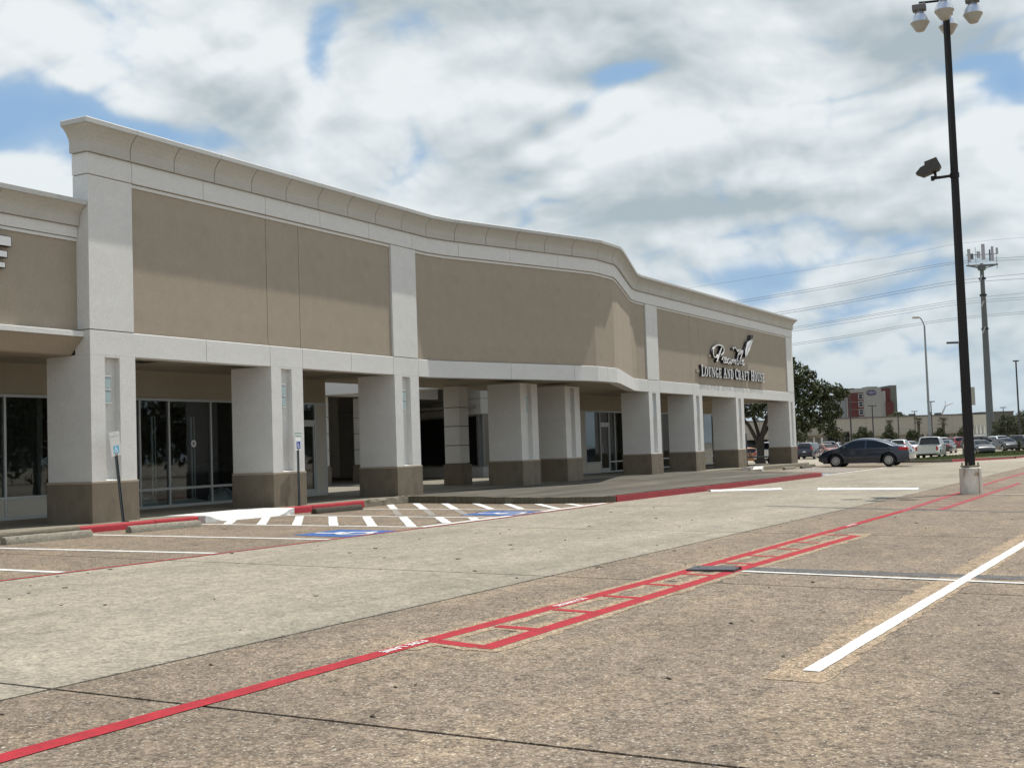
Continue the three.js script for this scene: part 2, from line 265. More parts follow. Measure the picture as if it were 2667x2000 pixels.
// ---------------------------------------------------------------- paint on the ground
const jr = rng(99);
function strip(pts, w, dy = 0.005, o = {}) {
  const P = [], step = o.step || 0.25; for (let k = 0; k < pts.length - 1; k++) { const [x0, z0] = pts[k], [x1, z1] = pts[k + 1], n = Math.max(1, Math.round(Math.hypot(x1 - x0, z1 - z0) / step)); for (let i = k ? 1 : 0; i <= n; i++) P.push([lerp(x0, x1, i / n), lerp(z0, z1, i / n)]); }
  const pos = [], idx = [], uv = [], rag = o.rag === undefined ? 0.004 : o.rag, yf = o.yf || ground; let s = 0;
  for (let i = 0; i < P.length; i++) {
    const a = P[Math.max(0, i - 1)], b = P[Math.min(P.length - 1, i + 1)], l = Math.hypot(b[0] - a[0], b[1] - a[1]) || 1, nx = -(b[1] - a[1]) / l, nz = (b[0] - a[0]) / l;
    if (i) s += Math.hypot(P[i][0] - P[i - 1][0], P[i][1] - P[i - 1][1]);
    for (const e of [-1, 1]) { const h = e * w / 2 + (jr() - 0.5) * 2 * rag, x = P[i][0] + nx * h, z = P[i][1] + nz * h; pos.push(x, yf(x, z) + dy, z); uv.push(s, h); }
  }
  for (let i = 0; i < P.length - 1; i++) { const a = i * 2; idx.push(a, a + 1, a + 2, a + 2, a + 1, a + 3); }
  const g = meshGeo(pos, idx, uv), n = g.attributes.normal; if (n.getY(0) < 0) { const ix = g.index.array; for (let k = 0; k < ix.length; k += 3) { const t = ix[k]; ix[k] = ix[k + 1]; ix[k + 1] = t; } g.computeVertexNormals(); } return g;
}
const font = { bold: await new FontLoader().loadAsync('fonts/droid/droid_sans_bold.typeface.json'), serif: await new FontLoader().loadAsync('fonts/droid/droid_serif_bold.typeface.json') };
function words(text, f, size) { const g = new THREE.ShapeGeometry(f.generateShapes(text, size), 6); g.computeBoundingBox(); return g; }
function layText(text, size, x, z, dirX, stretch = 1, dy = 0.009) {      // flat lettering; dirX = -1 reads from the drive lane
  const g = words(text, font.bold, size), p = g.attributes.position; for (let i = 0; i < p.count; i++) { const X = x + dirX * p.getX(i) * stretch, Z = z - dirX * p.getY(i); p.setXYZ(i, X, ground(X, Z) + dy, Z); } g.computeVertexNormals();
  return g;
}
// fire lane line and its ladder
const halo = (pts, w, rag = 0.035) => strip(pts, w, 0.003, { rag, step: 0.16 });
{
  solo('fire_lane_line', 'long thin red line crossing the foreground from lower left to the lamp post', 'road marking', strip([[-6, -5.09], [7.6, -5.1], [13, -5.02], [26, -5.0]], 0.145), M.red);
  const t = thing('painted_ladder', 'red painted ladder of boxes beside the long red line', 'road marking');
  part(t, 'rail', strip([[7.84, -4.52], [13.4, -4.53], [19.25, -4.4]], 0.15, 0.0055), M.red);
  [8.83, 9.91, 10.98, 12.05, 13.12, 14.5, 15.53, 16.64, 17.77].forEach((x) => part(t, 'rung', strip([[x + 0.02, -4.97], [x - 0.02, -4.58]], 0.115, 0.006), M.red));
  part(t, 'rung', strip([[8.0, -5.02], [7.9, -4.6]], 0.14, 0.006), M.red); part(t, 'rung', strip([[19.32, -4.95], [19.24, -4.45]], 0.1, 0.006), M.red);
  solo('cleaned_concrete', 'pale washed concrete edging around the red ladder boxes', 'pavement patch', merge([halo([[7.6, -5.08], [13, -5.02], [19.6, -4.98]], 0.34), halo([[7.75, -4.52], [13.4, -4.53], [19.75, -4.4]], 0.36), ...[8.83, 9.91, 10.98, 12.05, 13.12, 14.5, 15.53, 16.64, 17.77, 19.3].map((x) => halo([[x + 0.02, -4.95], [x - 0.02, -4.62]], 0.24, 0.02)), halo([[8.05, -5.0], [7.85, -4.55]], 0.3, 0.03)].map((g, i) => g.translate(0, i * 0.00006, 0))), M.cleaned);
  solo('stencil_text', 'white FIRE LANE stencil on the red line left of the ladder', 'stencil', layText('FIRE LANE', 0.075, 7.98, -5.14, -1, 1.15), M.white);
  solo('stencil_text', 'white NO PARKING stencil on the red line at the middle of the ladder', 'stencil', layText('NO PARKING', 0.075, 10.75, -5.09, -1, 1.0), M.white);
  solo('stencil_text', 'worn white FIRE LANE stencil far along the red line beyond the ladder', 'stencil', layText('FIRE LANE', 0.075, 21.9, -5.05, -1, 1.2), M.white);
  solo('fire_lane_line', 'faded red line running past the concrete lamp post base toward the far island', 'road marking', strip([[26, -5.0], [34, -5.2], [42.5, -5.32], [60, -5.4]], 0.15, 0.0045, { rag: 0.012 }), M.redWorn);
  const f = thing('painted_ladder', 'faded red ladder of boxes around the concrete lamp post base', 'road marking');
  part(f, 'rail', strip([[26.6, -4.35], [42, -4.42]], 0.15, 0.006, { rag: 0.008 }), M.redWorn);
  for (let k = 0; k < 12; k++) part(f, 'rung', strip([[26.9 + k * 1.12, -5.0 - k * 0.015], [26.8 + k * 1.12, -4.42]], 0.07, 0.0066, { rag: 0.014 }), M.redWorn);
}
{ // oil spots, dark drips and bits of leaf litter on the concrete
  const r = rng(404), spot = [], bits = [];
  const blot = (x, z, R) => { const P = [], I = [], n = 14, b = r() * 50; P.push(x, ground(x, z) + 0.0022, z); for (let k = 0; k < n; k++) { const a = k * 6.283 / n, q = R * (0.5 + 0.9 * vn(b + Math.cos(a) * 1.5 + 9, b + Math.sin(a) * 1.5 + 9)), X = x + Math.cos(a) * q * 1.4, Z = z + Math.sin(a) * q; P.push(X, ground(X, Z) + 0.0022, Z); I.push(0, 1 + (k + 1) % n, 1 + k); } return meshGeo(P, I); };
  for (let k = 0; k < 60; k++) { const bay = r() < 0.5, x = bay ? 9 + r() * 15 : 5 + r() * 30, z = bay ? -16.5 + r() * 4 : -11.5 + r() * 12; spot.push(blot(x, z, 0.012 + r() * r() * 0.07)); }
  const o = solo('oil_stains', 'small dark oil spots scattered over the concrete', 'stain', merge(spot), std({ map: agB.map, color: lin(0.66, 0.66, 0.67), roughness: 0.75 })); o.userData.kind = 'stuff';
  for (let k = 0; k < 90; k++) { const x = 4.5 + r() * 22, z = -12 + r() * 11.5, s = 0.012 + r() * 0.022, a = r() * 6.3, y = ground(x, z) + 0.002; const g = new THREE.TetrahedronGeometry(s); g.scale(1.6, 0.35, 0.8); g.rotateY(a); g.translate(x, y + s * 0.1, z); bits.push(g); }
  const chips = []; for (let k = 0; k < 420; k++) { const x = 5.6 + r() * 20, z = -6.31 - r() * 0.05, q = 0.006 + r() * 0.013, g = new THREE.TetrahedronGeometry(q); g.scale(1.8, 0.12, 0.9); g.rotateY(r() * 6.3); g.translate(x, ground(x, z) + 0.0025, z); chips.push(g); }
  const c = solo('joint_chips', 'pale chipped edge along the joint between drive lane and parking', 'chips', merge(chips), std({ color: lin(0.36, 0.34, 0.29), roughness: 0.9 })); c.userData.kind = 'stuff';
  const b = solo('leaf_litter', 'tiny dark leaf scraps lying on the drive lane', 'litter', merge(bits), std({ color: lin(0.06, 0.045, 0.03), roughness: 1 })); b.userData.kind = 'stuff';
}
// bays in front of the shop
solo('fire_lane_line', 'thin red line along the open ends of the parking bays beside the shops', 'road marking', strip([[-7, -12.02], [14, -12.04], [22, -12.1], [28.3, -12.42]], 0.065, 0.0058), M.red);
[[[10.55, -16.9], [10.74, -12.12], 'white bay line nearest the left edge of the picture, in front of the shops'], [[13.0, -17.1], [13.5, -12.12], 'white bay line between the two leftmost concrete wheel stops'], [[15.72, -17.2], [16.13, -12.1], 'white bay line just left of the nearer blue wheelchair square'], [[7.6, -17], [7.7, -12.1], 'white bay line leaving the frame at far left']].slice(0, 3).forEach(([a, b, l]) => solo('bay_line', l, 'road marking', strip([a, b], 0.14), M.white));
function hatch(label, lines, bars, worn) { const t = thing('hatched_zone', label, 'road marking'); lines.forEach((l) => part(t, 'border_line', strip(l, 0.14, 0.0052), M.white)); bars.forEach((l) => part(t, 'hatch_bar', strip(l, 0.18, 0.0066, { rag: 0.01, step: 0.12 }), M.white)); (worn || []).forEach((l) => part(t, 'hatch_bar', strip(l, 0.15, 0.0042, { rag: 0.012, step: 0.12 }), M.whiteWorn)); return t; }
hatch('nearer white hatched aisle between two wheelchair bays, below the white ramp', [[[18.62, -17.1], [19.1, -12.28]], [[21.6, -17.5], [21.98, -12.3]]],
  [[[20.97, -17.38], [18.76, -15.7]], [[19.96, -17.45], [18.75, -16.53]], [[21.4, -16.82], [18.82, -14.88]], [[21.45, -15.98], [18.92, -14.08]], [[21.6, -15.21], [19.02, -13.26]], [[21.66, -14.32], [19.14, -12.47]], [[21.8, -13.53], [20.22, -12.36]], [[21.88, -12.78], [21.2, -12.3]]]);
hatch('farther white hatched aisle against the dark kerb of the apron', [[[24.25, -17.2], [24.99, -12.4]]],
  [[[26.6, -18.0], [24.4, -16.38]], [[26.91, -17.38], [24.5, -15.6]], [[27.01, -16.56], [24.62, -14.82]], [[27.16, -15.74], [24.86, -13.98]], [[27.31, -14.94], [25.01, -13.27]], [[27.26, -14.03], [25.35, -12.53]], [[27.5, -13.3], [26.69, -12.55]]],
  [[[24.3, -16.3], [22.24, -14.81]], [[24.4, -15.5], [22.4, -14.05]], [[24.5, -14.72], [22.46, -13.2]]]);
solo('border_line', 'white edge line beside the red line at the ends of the hatched aisles', 'road marking', strip([[19.1, -12.24], [22, -12.27], [28, -12.52]], 0.16, 0.005), M.white);
// wheelchair symbol made of flat strokes; returns geometry in its own plane (x right, y up, height 1)
function ribbon(pts, w, closed) {
  const c = new THREE.CatmullRomCurve3(pts.map(([x, y]) => new THREE.Vector3(x, y, 0)), closed, 'catmullrom', 0.4), n = pts.length * 6, P = c.getPoints(n), pos = [], idx = [];
  for (let i = 0; i <= n; i++) { const a = P[Math.max(0, i - 1)], b = P[Math.min(n, i + 1)], l = Math.hypot(b.x - a.x, b.y - a.y) || 1, nx = -(b.y - a.y) / l * w / 2, ny = (b.x - a.x) / l * w / 2; pos.push(P[i].x + nx, P[i].y + ny, 0, P[i].x - nx, P[i].y - ny, 0); }
  for (let i = 0; i < n; i++) { const a = i * 2; idx.push(a, a + 1, a + 2, a + 2, a + 1, a + 3); }
  return meshGeo(pos, idx);
}
function wheelchair(w = 0.1) {
  const arc = []; for (let k = 0; k <= 8; k++) { const t = (120 + k * 28) * Math.PI / 180; arc.push([0.06 + 0.27 * Math.cos(t), 0.28 + 0.27 * Math.sin(t)]); }
  const L = (a) => merge([...a.keys()].slice(1).map((i) => { const [x0, y0] = a[i - 1], [x1, y1] = a[i], d = Math.hypot(x1 - x0, y1 - y0) + w * 0.7; return new THREE.PlaneGeometry(d, w).rotateZ(Math.atan2(y1 - y0, x1 - x0)).translate((x0 + x1) / 2, (y0 + y1) / 2, i * 0.0002); }));
  return merge([new THREE.CircleGeometry(0.085, 18).translate(-0.02, 0.92, 0), L([[-0.02, 0.8], [0.02, 0.46], [0.3, 0.46], [0.4, 0.14], [0.5, 0.17]]), L([[0, 0.63], [0.24, 0.63]]).translate(0, 0, 0.0009), ribbon(arc, w * 0.9).translate(0, 0, 0.0013)]);
}
function groundSymbol(label, c, mat) {
  const t = thing('wheelchair_symbol', label, 'road marking'), pos = [], idx = [], n = 6;
  for (let i = 0; i <= n; i++) for (let j = 0; j <= n; j++) { const u = i / n, v = j / n, x = lerp(lerp(c[0][0], c[1][0], u), lerp(c[3][0], c[2][0], u), v), z = lerp(lerp(c[0][1], c[1][1], u), lerp(c[3][1], c[2][1], u), v); pos.push(x, ground(x, z) + 0.005, z); }
  for (let i = 0; i < n; i++) for (let j = 0; j < n; j++) { const a = i * (n + 1) + j; idx.push(a, a + 1, a + n + 1, a + n + 1, a + 1, a + n + 2); }
  part(t, 'blue_square', meshGeo(pos, idx, pos.filter((_, k) => k % 3 !== 1)), mat);
  const g = wheelchair(0.12), p = g.attributes.position, cx = (c[0][0] + c[2][0]) / 2, cz = (c[0][1] + c[2][1]) / 2; for (let i = 0; i < p.count; i++) { const X = cx + (p.getX(i) - 0.16) * 1.0, Z = cz - (p.getY(i) - 0.5) * 1.05; p.setXYZ(i, X, ground(X, Z) + 0.009 + p.getZ(i), Z); } g.computeVertexNormals();
  part(t, 'figure', g, M.white); return t;
}
groundSymbol('nearer blue square with white wheelchair figure, left of the hatched aisle', [[16.7, -13.28], [18.12, -13.34], [18.15, -12.1], [16.62, -12.06]], M.blue);
groundSymbol('farther blue square with white wheelchair figure, between the two hatched aisles', [[22.6, -13.5], [24.2, -13.6], [24.25, -12.3], [22.62, -12.2]], M.blue);
// right-hand lot
solo('cleaned_concrete', 'pale brushed concrete around the diagonal white line at lower right', 'pavement patch', strip([[7.55, -2.16], [9, -2.18], [18.5, -2.0], [24, -1.9]], 0.38, 0.003, { rag: 0.035, step: 0.12 }), M.cleaned);
solo('bay_line', 'broad white line running from the lower right foreground to the right edge', 'road marking', strip([[7.9, -2.135], [18.3, -1.92], [34, -1.6]], 0.118, 0.0075), M.white);
solo('tar_patch', 'dark grey tar strip beside the white bay line in the right foreground', 'pavement patch', strip([[13.93, -4.46], [13.95, -1.5], [13.9, 3]], 0.36, 0.0035, { rag: 0.03 }), M.tar);
solo('bay_line', 'thin white line from the metal cover to the right edge, along the tar strip', 'road marking', strip([[13.62, -4.42], [13.44, -1.4], [13.3, 2.5]], 0.1, 0.0088), M.white);
solo('tar_patch', 'long dark tar streak across the drive lane short of the lamp post', 'pavement patch', strip([[27.48, -8.28], [26.9, -6], [26.5, -4.6], [26.2, -2.7], [25.9, 3]], 0.22, 0.0036, { rag: 0.05 }), M.tarPale);
solo('bay_line', 'short white line right of the concrete lamp post base', 'road marking', strip([[34.35, -4.33], [34.3, 1]], 0.1, 0.0052), M.white);
{ // metal box cover
  const t = thing('utility_cover', 'dark metal cover plate lying over the red ladder', 'cover plate', [13.67, ground(13.67, -4.77), -4.77], 0.09);
  part(t, 'plate', rbox(0.4, 0.04, 0.56, 0.008, 0, 0.012, 0), std({ color: lin(0.085, 0.085, 0.095), roughness: 0.55, metalness: 0.4, map: paintT }));
  part(t, 'red_overspray', strip([[0.08, 0.262], [0.19, 0.24]], 0.08, 0.0345, { yf: () => 0, rag: 0.02, step: 0.04 }), M.red); part(t, 'lifting_slot', box(0.07, 0.004, 0.018, 0, 0.0335, -0.18), M.black);
}
// white painted speed cushions and the line between them
function cushion(label, a, b) {
  const L = Math.hypot(b[0] - a[0], b[1] - a[1]), s = new THREE.Shape(); s.moveTo(-0.19, 0); s.quadraticCurveTo(-0.15, 0.075, 0, 0.08); s.quadraticCurveTo(0.15, 0.075, 0.19, 0); s.lineTo(-0.19, 0);
  const g = new THREE.ExtrudeGeometry(s, { depth: L - 0.16, bevelEnabled: true, bevelThickness: 0.08, bevelSize: -0.02, bevelSegments: 3, curveSegments: 8 }).translate(0, 0, -(L - 0.16) / 2);
  const m = solo('speed_bump', label, 'speed bump', metric(g), M.white), cx = (a[0] + b[0]) / 2, cz = (a[1] + b[1]) / 2; m.position.set(cx, ground(cx, cz) - 0.004, cz); m.rotation.set(Math.atan2(-(ground(b[0], b[1]) - ground(a[0], a[1])), L), Math.atan2(b[0] - a[0], b[1] - a[1]), 0, 'YXZ'); return m;
}
cushion('white speed bump by the red kerb', [35.1, -12.3], [36.55, -10.56]); cushion('long white speed bump reaching the middle of the drive lane', [36.5, -9.4], [36.97, -6.6]);
solo('border_line', 'thin white stripe joining the two white speed bumps', 'road marking', strip([[36.55, -10.6], [36.5, -9.3]], 0.12, 0.005), M.white);

// ---------------------------------------------------------------- kerbs
function kerb(path, top, side, o = {}) {                // side +1: body lies left of the path
  const P = [], step = o.step || 0.3; for (let k = 0; k < path.length - 1; k++) { const [x0, z0] = path[k], [x1, z1] = path[k + 1], n = Math.max(1, Math.round(Math.hypot(x1 - x0, z1 - z0) / step)); for (let i = k ? 1 : 0; i <= n; i++) P.push([lerp(x0, x1, i / n), lerp(z0, z1, i / n)]); }
  const pos = [], idx = [], uv = [], w = o.w || 0.16, r = rng(o.seed || 5), rough = o.rough || 0.004; let s = 0;
  P.forEach((p, i) => {
    const a = P[Math.max(0, i - 1)], b = P[Math.min(P.length - 1, i + 1)], l = Math.hypot(b[0] - a[0], b[1] - a[1]) || 1, nx = (b[1] - a[1]) / l * side, nz = -(b[0] - a[0]) / l * side; if (i) s += Math.hypot(p[0] - P[i - 1][0], p[1] - P[i - 1][1]);
    const T = top(p[0], p[1]), G = ground(p[0], p[1]) - 0.05, j = () => (r() - 0.5) * 2 * rough;
    [[0, G], [0.012, T - 0.045], [0.022 + j(), T - 0.018 + j()], [0.05, T + j()], [w, T + j() * 0.5], [w, G]].forEach(([d, y], k) => { pos.push(p[0] + nx * d, y, p[1] + nz * d); uv.push(s, k < 2 ? y : d + T); });
  });
  for (let i = 0; i < P.length - 1; i++) for (let k = 0; k < 5; k++) { const a = i * 6 + k, b = a + 6; if (side > 0) idx.push(a, b, a + 1, a + 1, b, b + 1); else idx.push(a, a + 1, b, b, a + 1, b + 1); }
  for (const e of [0, P.length - 1]) { const b = e * 6; for (let k = 1; k < 5; k++) idx.push(b, b + k, b + k + 1); }
  return toCreasedNormals(meshGeo(pos, idx, uv), 0.9);
}
const topWalk = (x) => walkY(x) + 0.004, topApron = (x, z) => lerp(ground(x, z) + 0.15, walkY(x), sstep(-13.4, -18.2, z));
solo('kerb', 'stained grey concrete kerb behind the leftmost wheel stop', 'kerb', kerb([[-4, -17.45], [15.9, -17.45]], topWalk, 1, { rough: 0.012 }), M.kerbDirty);
{ const k = solo('kerb', 'red painted kerb below the leaning wheelchair sign', 'kerb', kerb([[15.9, -17.45], [17.75, -17.46]], topWalk, 1), M.redKerb); solo('kerb', 'short red painted kerb piece ending at the white ramp', 'kerb', kerb([[17.765, -17.46], [18.96, -17.47]], topWalk, 1), M.redKerb); }
solo('kerb', 'red painted kerb below the upright wheelchair sign', 'kerb', kerb([[21.83, -17.62], [22.9, -17.62]], topWalk, 1), M.redKerb);
solo('kerb', 'red painted kerb behind the dark wheel stop right of the upright sign', 'kerb', kerb([[22.915, -17.62], [25.0, -17.64]], topWalk, 1), M.redKerb);
solo('kerb', 'crumbling unpainted kerb between red paint and the dark apron', 'kerb', kerb([[25.0, -17.64], [27.3, -17.75]], topWalk, 1, { rough: 0.03, step: 0.14 }), M.kerb);
const apFront = (x) => x < 28.6 ? lerp(-12.62, -14.9, Math.pow(clamp((28.6 - x) / 1.28), 1.8)) : x > 48.9 ? lerp(-12.58, -14.6, Math.pow(clamp((x - 48.9) / 1.1), 1.8)) : lerp(-12.62, -12.58, (x - 28.6) / 20.3);
{
  const xsA = []; for (let k = 0; k <= 8; k++) xsA.push(27.34 + 1.26 * Math.pow(k / 8, 1)); for (let x = 29.1; x < 48.9; x += 0.5) xsA.push(x); for (let k = 0; k <= 8; k++) xsA.push(48.9 + 1.08 * k / 8);
  const pos = [], idx = [], uv = [], col = [], n = 26;
  xsA.forEach((x) => { const zf = apFront(x); for (let j = 0; j <= n; j++) { const z = lerp(zf - 0.13, -18.4, j / n); pos.push(x, topApron(x, z) - 0.003, z); uv.push(x, z); const c = toneApron(x, z); col.push(c[0], c[1], c[2]); } });
  for (let i = 0; i < xsA.length - 1; i++) for (let j = 0; j < n; j++) { const a = i * (n + 1) + j, b = a + n + 1; idx.push(a, b, a + 1, a + 1, b, b + 1); }
  const g = meshGeo(pos, idx, uv); g.setAttribute('color', new THREE.Float32BufferAttribute(col, 3)); struct('pavement', g, M.walk, 'dark stained concrete apron between the shop pillars and the red kerb');
  const arcL = [[27.3, -18.2], [27.32, -14.9], ...xsA.filter((x) => x > 27.4 && x < 28.7).map((x) => [x, apFront(x)])];
  solo('kerb', 'dark dirty curved kerb of the apron beside the hatched aisle', 'kerb', kerb(arcL, topApron, -1, { rough: 0.012 }), M.kerbDirty);
  const red = []; for (let x = 28.6; x <= 48.9; x += 0.58) red.push([x, apFront(x)]); red.push([49.2, apFront(49.2)], [49.6, apFront(49.6)]);
  solo('kerb', 'long red painted kerb along the front of the dark apron', 'kerb', kerb(red, topApron, -1), M.redKerb);
  solo('kerb', 'grey kerb at the far end of the dark apron', 'kerb', kerb([[49.6, apFront(49.6)], [49.98, apFront(49.98)], [50.0, -18.3]], topApron, -1), M.kerb);
  const face = (text, x, size) => { const q = words(text, font.bold, size), p = q.attributes.position; for (let i = 0; i < p.count; i++) { const X = x + p.getX(i), z = apFront(X); p.setXYZ(i, X, ground(X, z) + 0.025 + p.getY(i), z + 0.004); } q.computeVertexNormals(); return q; };
  solo('stencil_text', 'white NO PARKING stencil on the near end of the red kerb', 'stencil', face('NO PARKING', 30.4, 0.075), M.white);
  solo('stencil_text', 'white FIRE LANE stencil on the red kerb face left of the speed bump', 'stencil', face('FIRE LANE', 34.0, 0.075), M.white);
  solo('stencil_text', 'white NO PARKING stencil near the far end of the red kerb', 'stencil', face('NO PARKING', 45.2, 0.075), M.white);
}
// sidewalk under and before the colonnade
{
  const w = new THREE.Group(); w.name = 'sidewalk'; w.userData.kind = 'structure'; scene.add(w); const yf = (x) => walkY(x);
  for (let x = -4; x < 66; x += 3) part(w, 'slab', sheet(x, Math.min(x + 3, 66.6) - 0.012, -22.3, -18.42, yf, 0.5, toneWalk, 0.3), M.walk);
  const front = (a, b, z) => { for (let x = a; x < b - 0.1; x += 1.52) part(w, 'slab', sheet(x, Math.min(x + 1.51, b), -18.41, z, yf, 0.4, toneWalk, 0.3), M.walk); };
  front(-4, 18.95, -17.6); front(21.84, 27.32, -17.78); front(50.1, 66.6, -17.95);
  for (let z = -42; z < -22.4; z += 4) part(w, 'slab', sheet(27, 58, z, Math.min(z + 4, -22.31) - 0.012, yf, 0.8, toneWalk, 0.3), M.walk);
  solo('kerb', 'grey kerb of the sidewalk at the far right end of the building', 'kerb', kerb([[50.1, -17.8], [67.5, -17.8]], topWalk, 1), M.kerb);
}
{ // white ramp
  const ramp = (label, x0, x1, zb, zf) => {
    const pos = [], idx = [], n = 16, m = 6;
    for (let i = 0; i <= n; i++) for (let j = 0; j <= m; j++) { const x = lerp(x0, x1, i / n), z = lerp(zb, zf, j / m), e = clamp(Math.min((x - x0), (x1 - x)) / 0.55), t = j / m, flat = lerp(walkY(x) + 0.005, ground(x, z) + 0.012, t); pos.push(x, lerp(walkY(x) + 0.006, flat, sstep(0, 1, e)), z); }
    for (let i = 0; i < n; i++) for (let j = 0; j < m; j++) { const a = i * (m + 1) + j, b = a + m + 1; idx.push(a, a + 1, b, b, a + 1, b + 1); }
    const s = pos.length / 3; for (let i = 0; i <= n; i++) { const k = (i * (m + 1) + m) * 3; pos.push(pos[k], pos[k + 1], pos[k + 2], pos[k], ground(pos[k], pos[k + 2]) - 0.05, pos[k + 2]); } for (let i = 0; i < n; i++) { const a = s + i * 2; idx.push(a, a + 1, a + 2, a + 2, a + 1, a + 3); }
    for (const i of [0, n]) { const q = pos.length / 3; for (let j = 0; j <= m; j++) { const k = (i * (m + 1) + j) * 3; pos.push(pos[k], pos[k + 1], pos[k + 2], pos[k], ground(pos[k], pos[k + 2]) - 0.05, pos[k + 2]); } for (let j = 0; j < m; j++) { const a = q + j * 2; idx.push(a, a + 1, a + 2, a + 2, a + 1, a + 3); } }
    return solo('kerb_ramp', label, 'ramp', metric(meshGeo(pos, idx)), M.white);
  };
  ramp('white painted kerb ramp between the two wheelchair signs', 18.97, 21.82, -18.43, -17.3);
  ramp('small white kerb ramp near the far end of the building', 55.6, 57.6, -18.44, -17.4);
}
// wheel stops
function stopGeo(seed, L = 1.8) {
  const r = rng(seed), prof = [[-0.085, 0], [-0.08, 0.06], [-0.055, 0.115], [-0.03, 0.128], [0.03, 0.128], [0.055, 0.115], [0.08, 0.06], [0.085, 0]], n = 26, pos = [], idx = [], uv = [];
  for (let i = 0; i <= n; i++) { const e = i === 0 || i === n ? 0.9 : 1, x = lerp(-L / 2, L / 2, i / n) + (i === 1 ? -0.05 : i === n - 1 ? 0.05 : 0); prof.forEach(([z, y], k) => { pos.push(x, y * e + (k && k < 7 ? (r() - 0.5) * 0.008 : 0), z * e + (r() - 0.5) * 0.007); uv.push(x, k * 0.05); }); }
  for (let i = 0; i < n; i++) for (let k = 0; k < 7; k++) { const a = i * 8 + k, b = a + 8; idx.push(a, b, a + 1, a + 1, b, b + 1); }
  for (const e of [0, n]) for (let k = 1; k < 7; k++) idx.push(e * 8, e * 8 + k, e * 8 + k + 1);
  return toCreasedNormals(meshGeo(pos, idx, uv), 0.8);
}
[[14.48, -16.66, 0.0, 1, 'pale concrete wheel stop at the left edge of the frame', M.stop], [17.2, -16.69, 0, 2, 'pale concrete wheel stop in front of the leaning sign', M.stop], [23.13, -17.08, 0, 3, 'dark stained concrete wheel stop right of the upright sign', M.kerbBlack],
 [55.5, -17.2, 0, 4, 'dark wheel stop beside the small far ramp', M.kerbDirty], [60.2, -16.9, 0, 5, 'concrete wheel stop nearer of the two before the last pillar', M.kerb], [62.6, -16.7, 0, 6, 'concrete wheel stop farther of the two before the last pillar', M.kerbDirty], [65.3, -17.2, 0, 8, 'concrete wheel stop under the nose of the blue sedan', M.kerbDirty]].forEach(([x, z, a, s, l, m]) => { const o = solo('wheel_stop', l, 'wheel stop', stopGeo(s), m, 'concrete wheel stops along the shop bays'); o.position.set(x, ground(x, z) - 0.002, z); o.rotation.z = -0.005; });
// far bays
hatch('worn white hatched aisle before the far end of the building', [[[50.3, -12.7], [58, -12.75]], [[58, -12.75], [63.3, -12.8]]], [0, 1, 2, 3, 4, 5].map((k) => [[57.6 + k * 1.1, -16.6], [55 + k * 1.1, -13.1]]));
groundSymbol('faded blue wheelchair square beyond the end of the red kerb', [[50.8, -14.0], [53.2, -14.0], [53.2, -12.9], [50.6, -12.9]], M.bluePale);
// planted island in the lot behind the lamp post
{
  const edge = [[83.9, -17.2], [83.6, -15.4], [84.2, -13.9], [86.5, -13.2], [95, -12.3], [105, -11.3], [112, -10.7], [135, -9]], back = [[145, -13.6], [126, -16.8], [112, -18.9], [105, -19.4], [95, -19.2], [88, -18.6]];
  const all = [...edge, ...back], cen = (x, z) => ground(x, z) + 0.13, s = new THREE.Shape(all.map(([x, z]) => new THREE.Vector2(x, -z)));
  const g = new THREE.ShapeGeometry(s), p = g.attributes.position; for (let i = 0; i < p.count; i++) { const x = p.getX(i), z = -p.getY(i); p.setXYZ(i, x, cen(x, z), z); } g.computeVertexNormals();
  const soil = struct('lawn', g, std({ color: lin(0.085, 0.098, 0.035), roughness: 1 }), 'mown grass of the long island behind the lamp post');
  const r = rng(41), pos = [], idx = [];
  for (let k = 0; k < 9000; k++) { const t = r(), u = Math.pow(r(), 0.8), ex = lerp(84, 138, t), zf = ex < 86 ? -14 : lerp(-13.2, -8.9, (ex - 86) / 49), zb = ex < 112 ? -18.6 : lerp(-18.8, -14.6, (ex - 112) / 30), z = lerp(zf - 0.2, zb, u), h = 0.05 + r() * 0.09, a = r() * 6.28, w = 0.05, b = pos.length / 3; pos.push(ex - w * Math.cos(a), cen(ex, z) - 0.01, z - w * Math.sin(a), ex + w * Math.cos(a), cen(ex, z) - 0.01, z + w * Math.sin(a), ex + (r() - 0.5) * 0.06, cen(ex, z) + h, z + (r() - 0.5) * 0.06); idx.push(b, b + 1, b + 2); }
  const gr = solo('grass', 'short patchy grass on the island behind the lamp post', 'grass', meshGeo(pos, idx), std({ color: lin(0.11, 0.13, 0.045), roughness: 1, side: THREE.DoubleSide })); gr.userData.kind = 'stuff';
  const tp = (x, z) => ground(x, z) + 0.15;
  solo('kerb', 'grey kerb round the left nose of the planted island', 'kerb', kerb(edge.slice(0, 4), tp, 1, { step: 0.6 }), M.kerbDirty);
  solo('kerb', 'long red painted kerb along the front of the planted island', 'kerb', kerb(edge.slice(3, 6), tp, 1, { step: 1 }), M.redKerb);
  solo('kerb', 'red painted kerb of the island at the right edge of the picture', 'kerb', kerb([[105.6, -11.25], [112, -10.7], [135, -9]], tp, 1, { step: 1 }), M.redKerb);
}
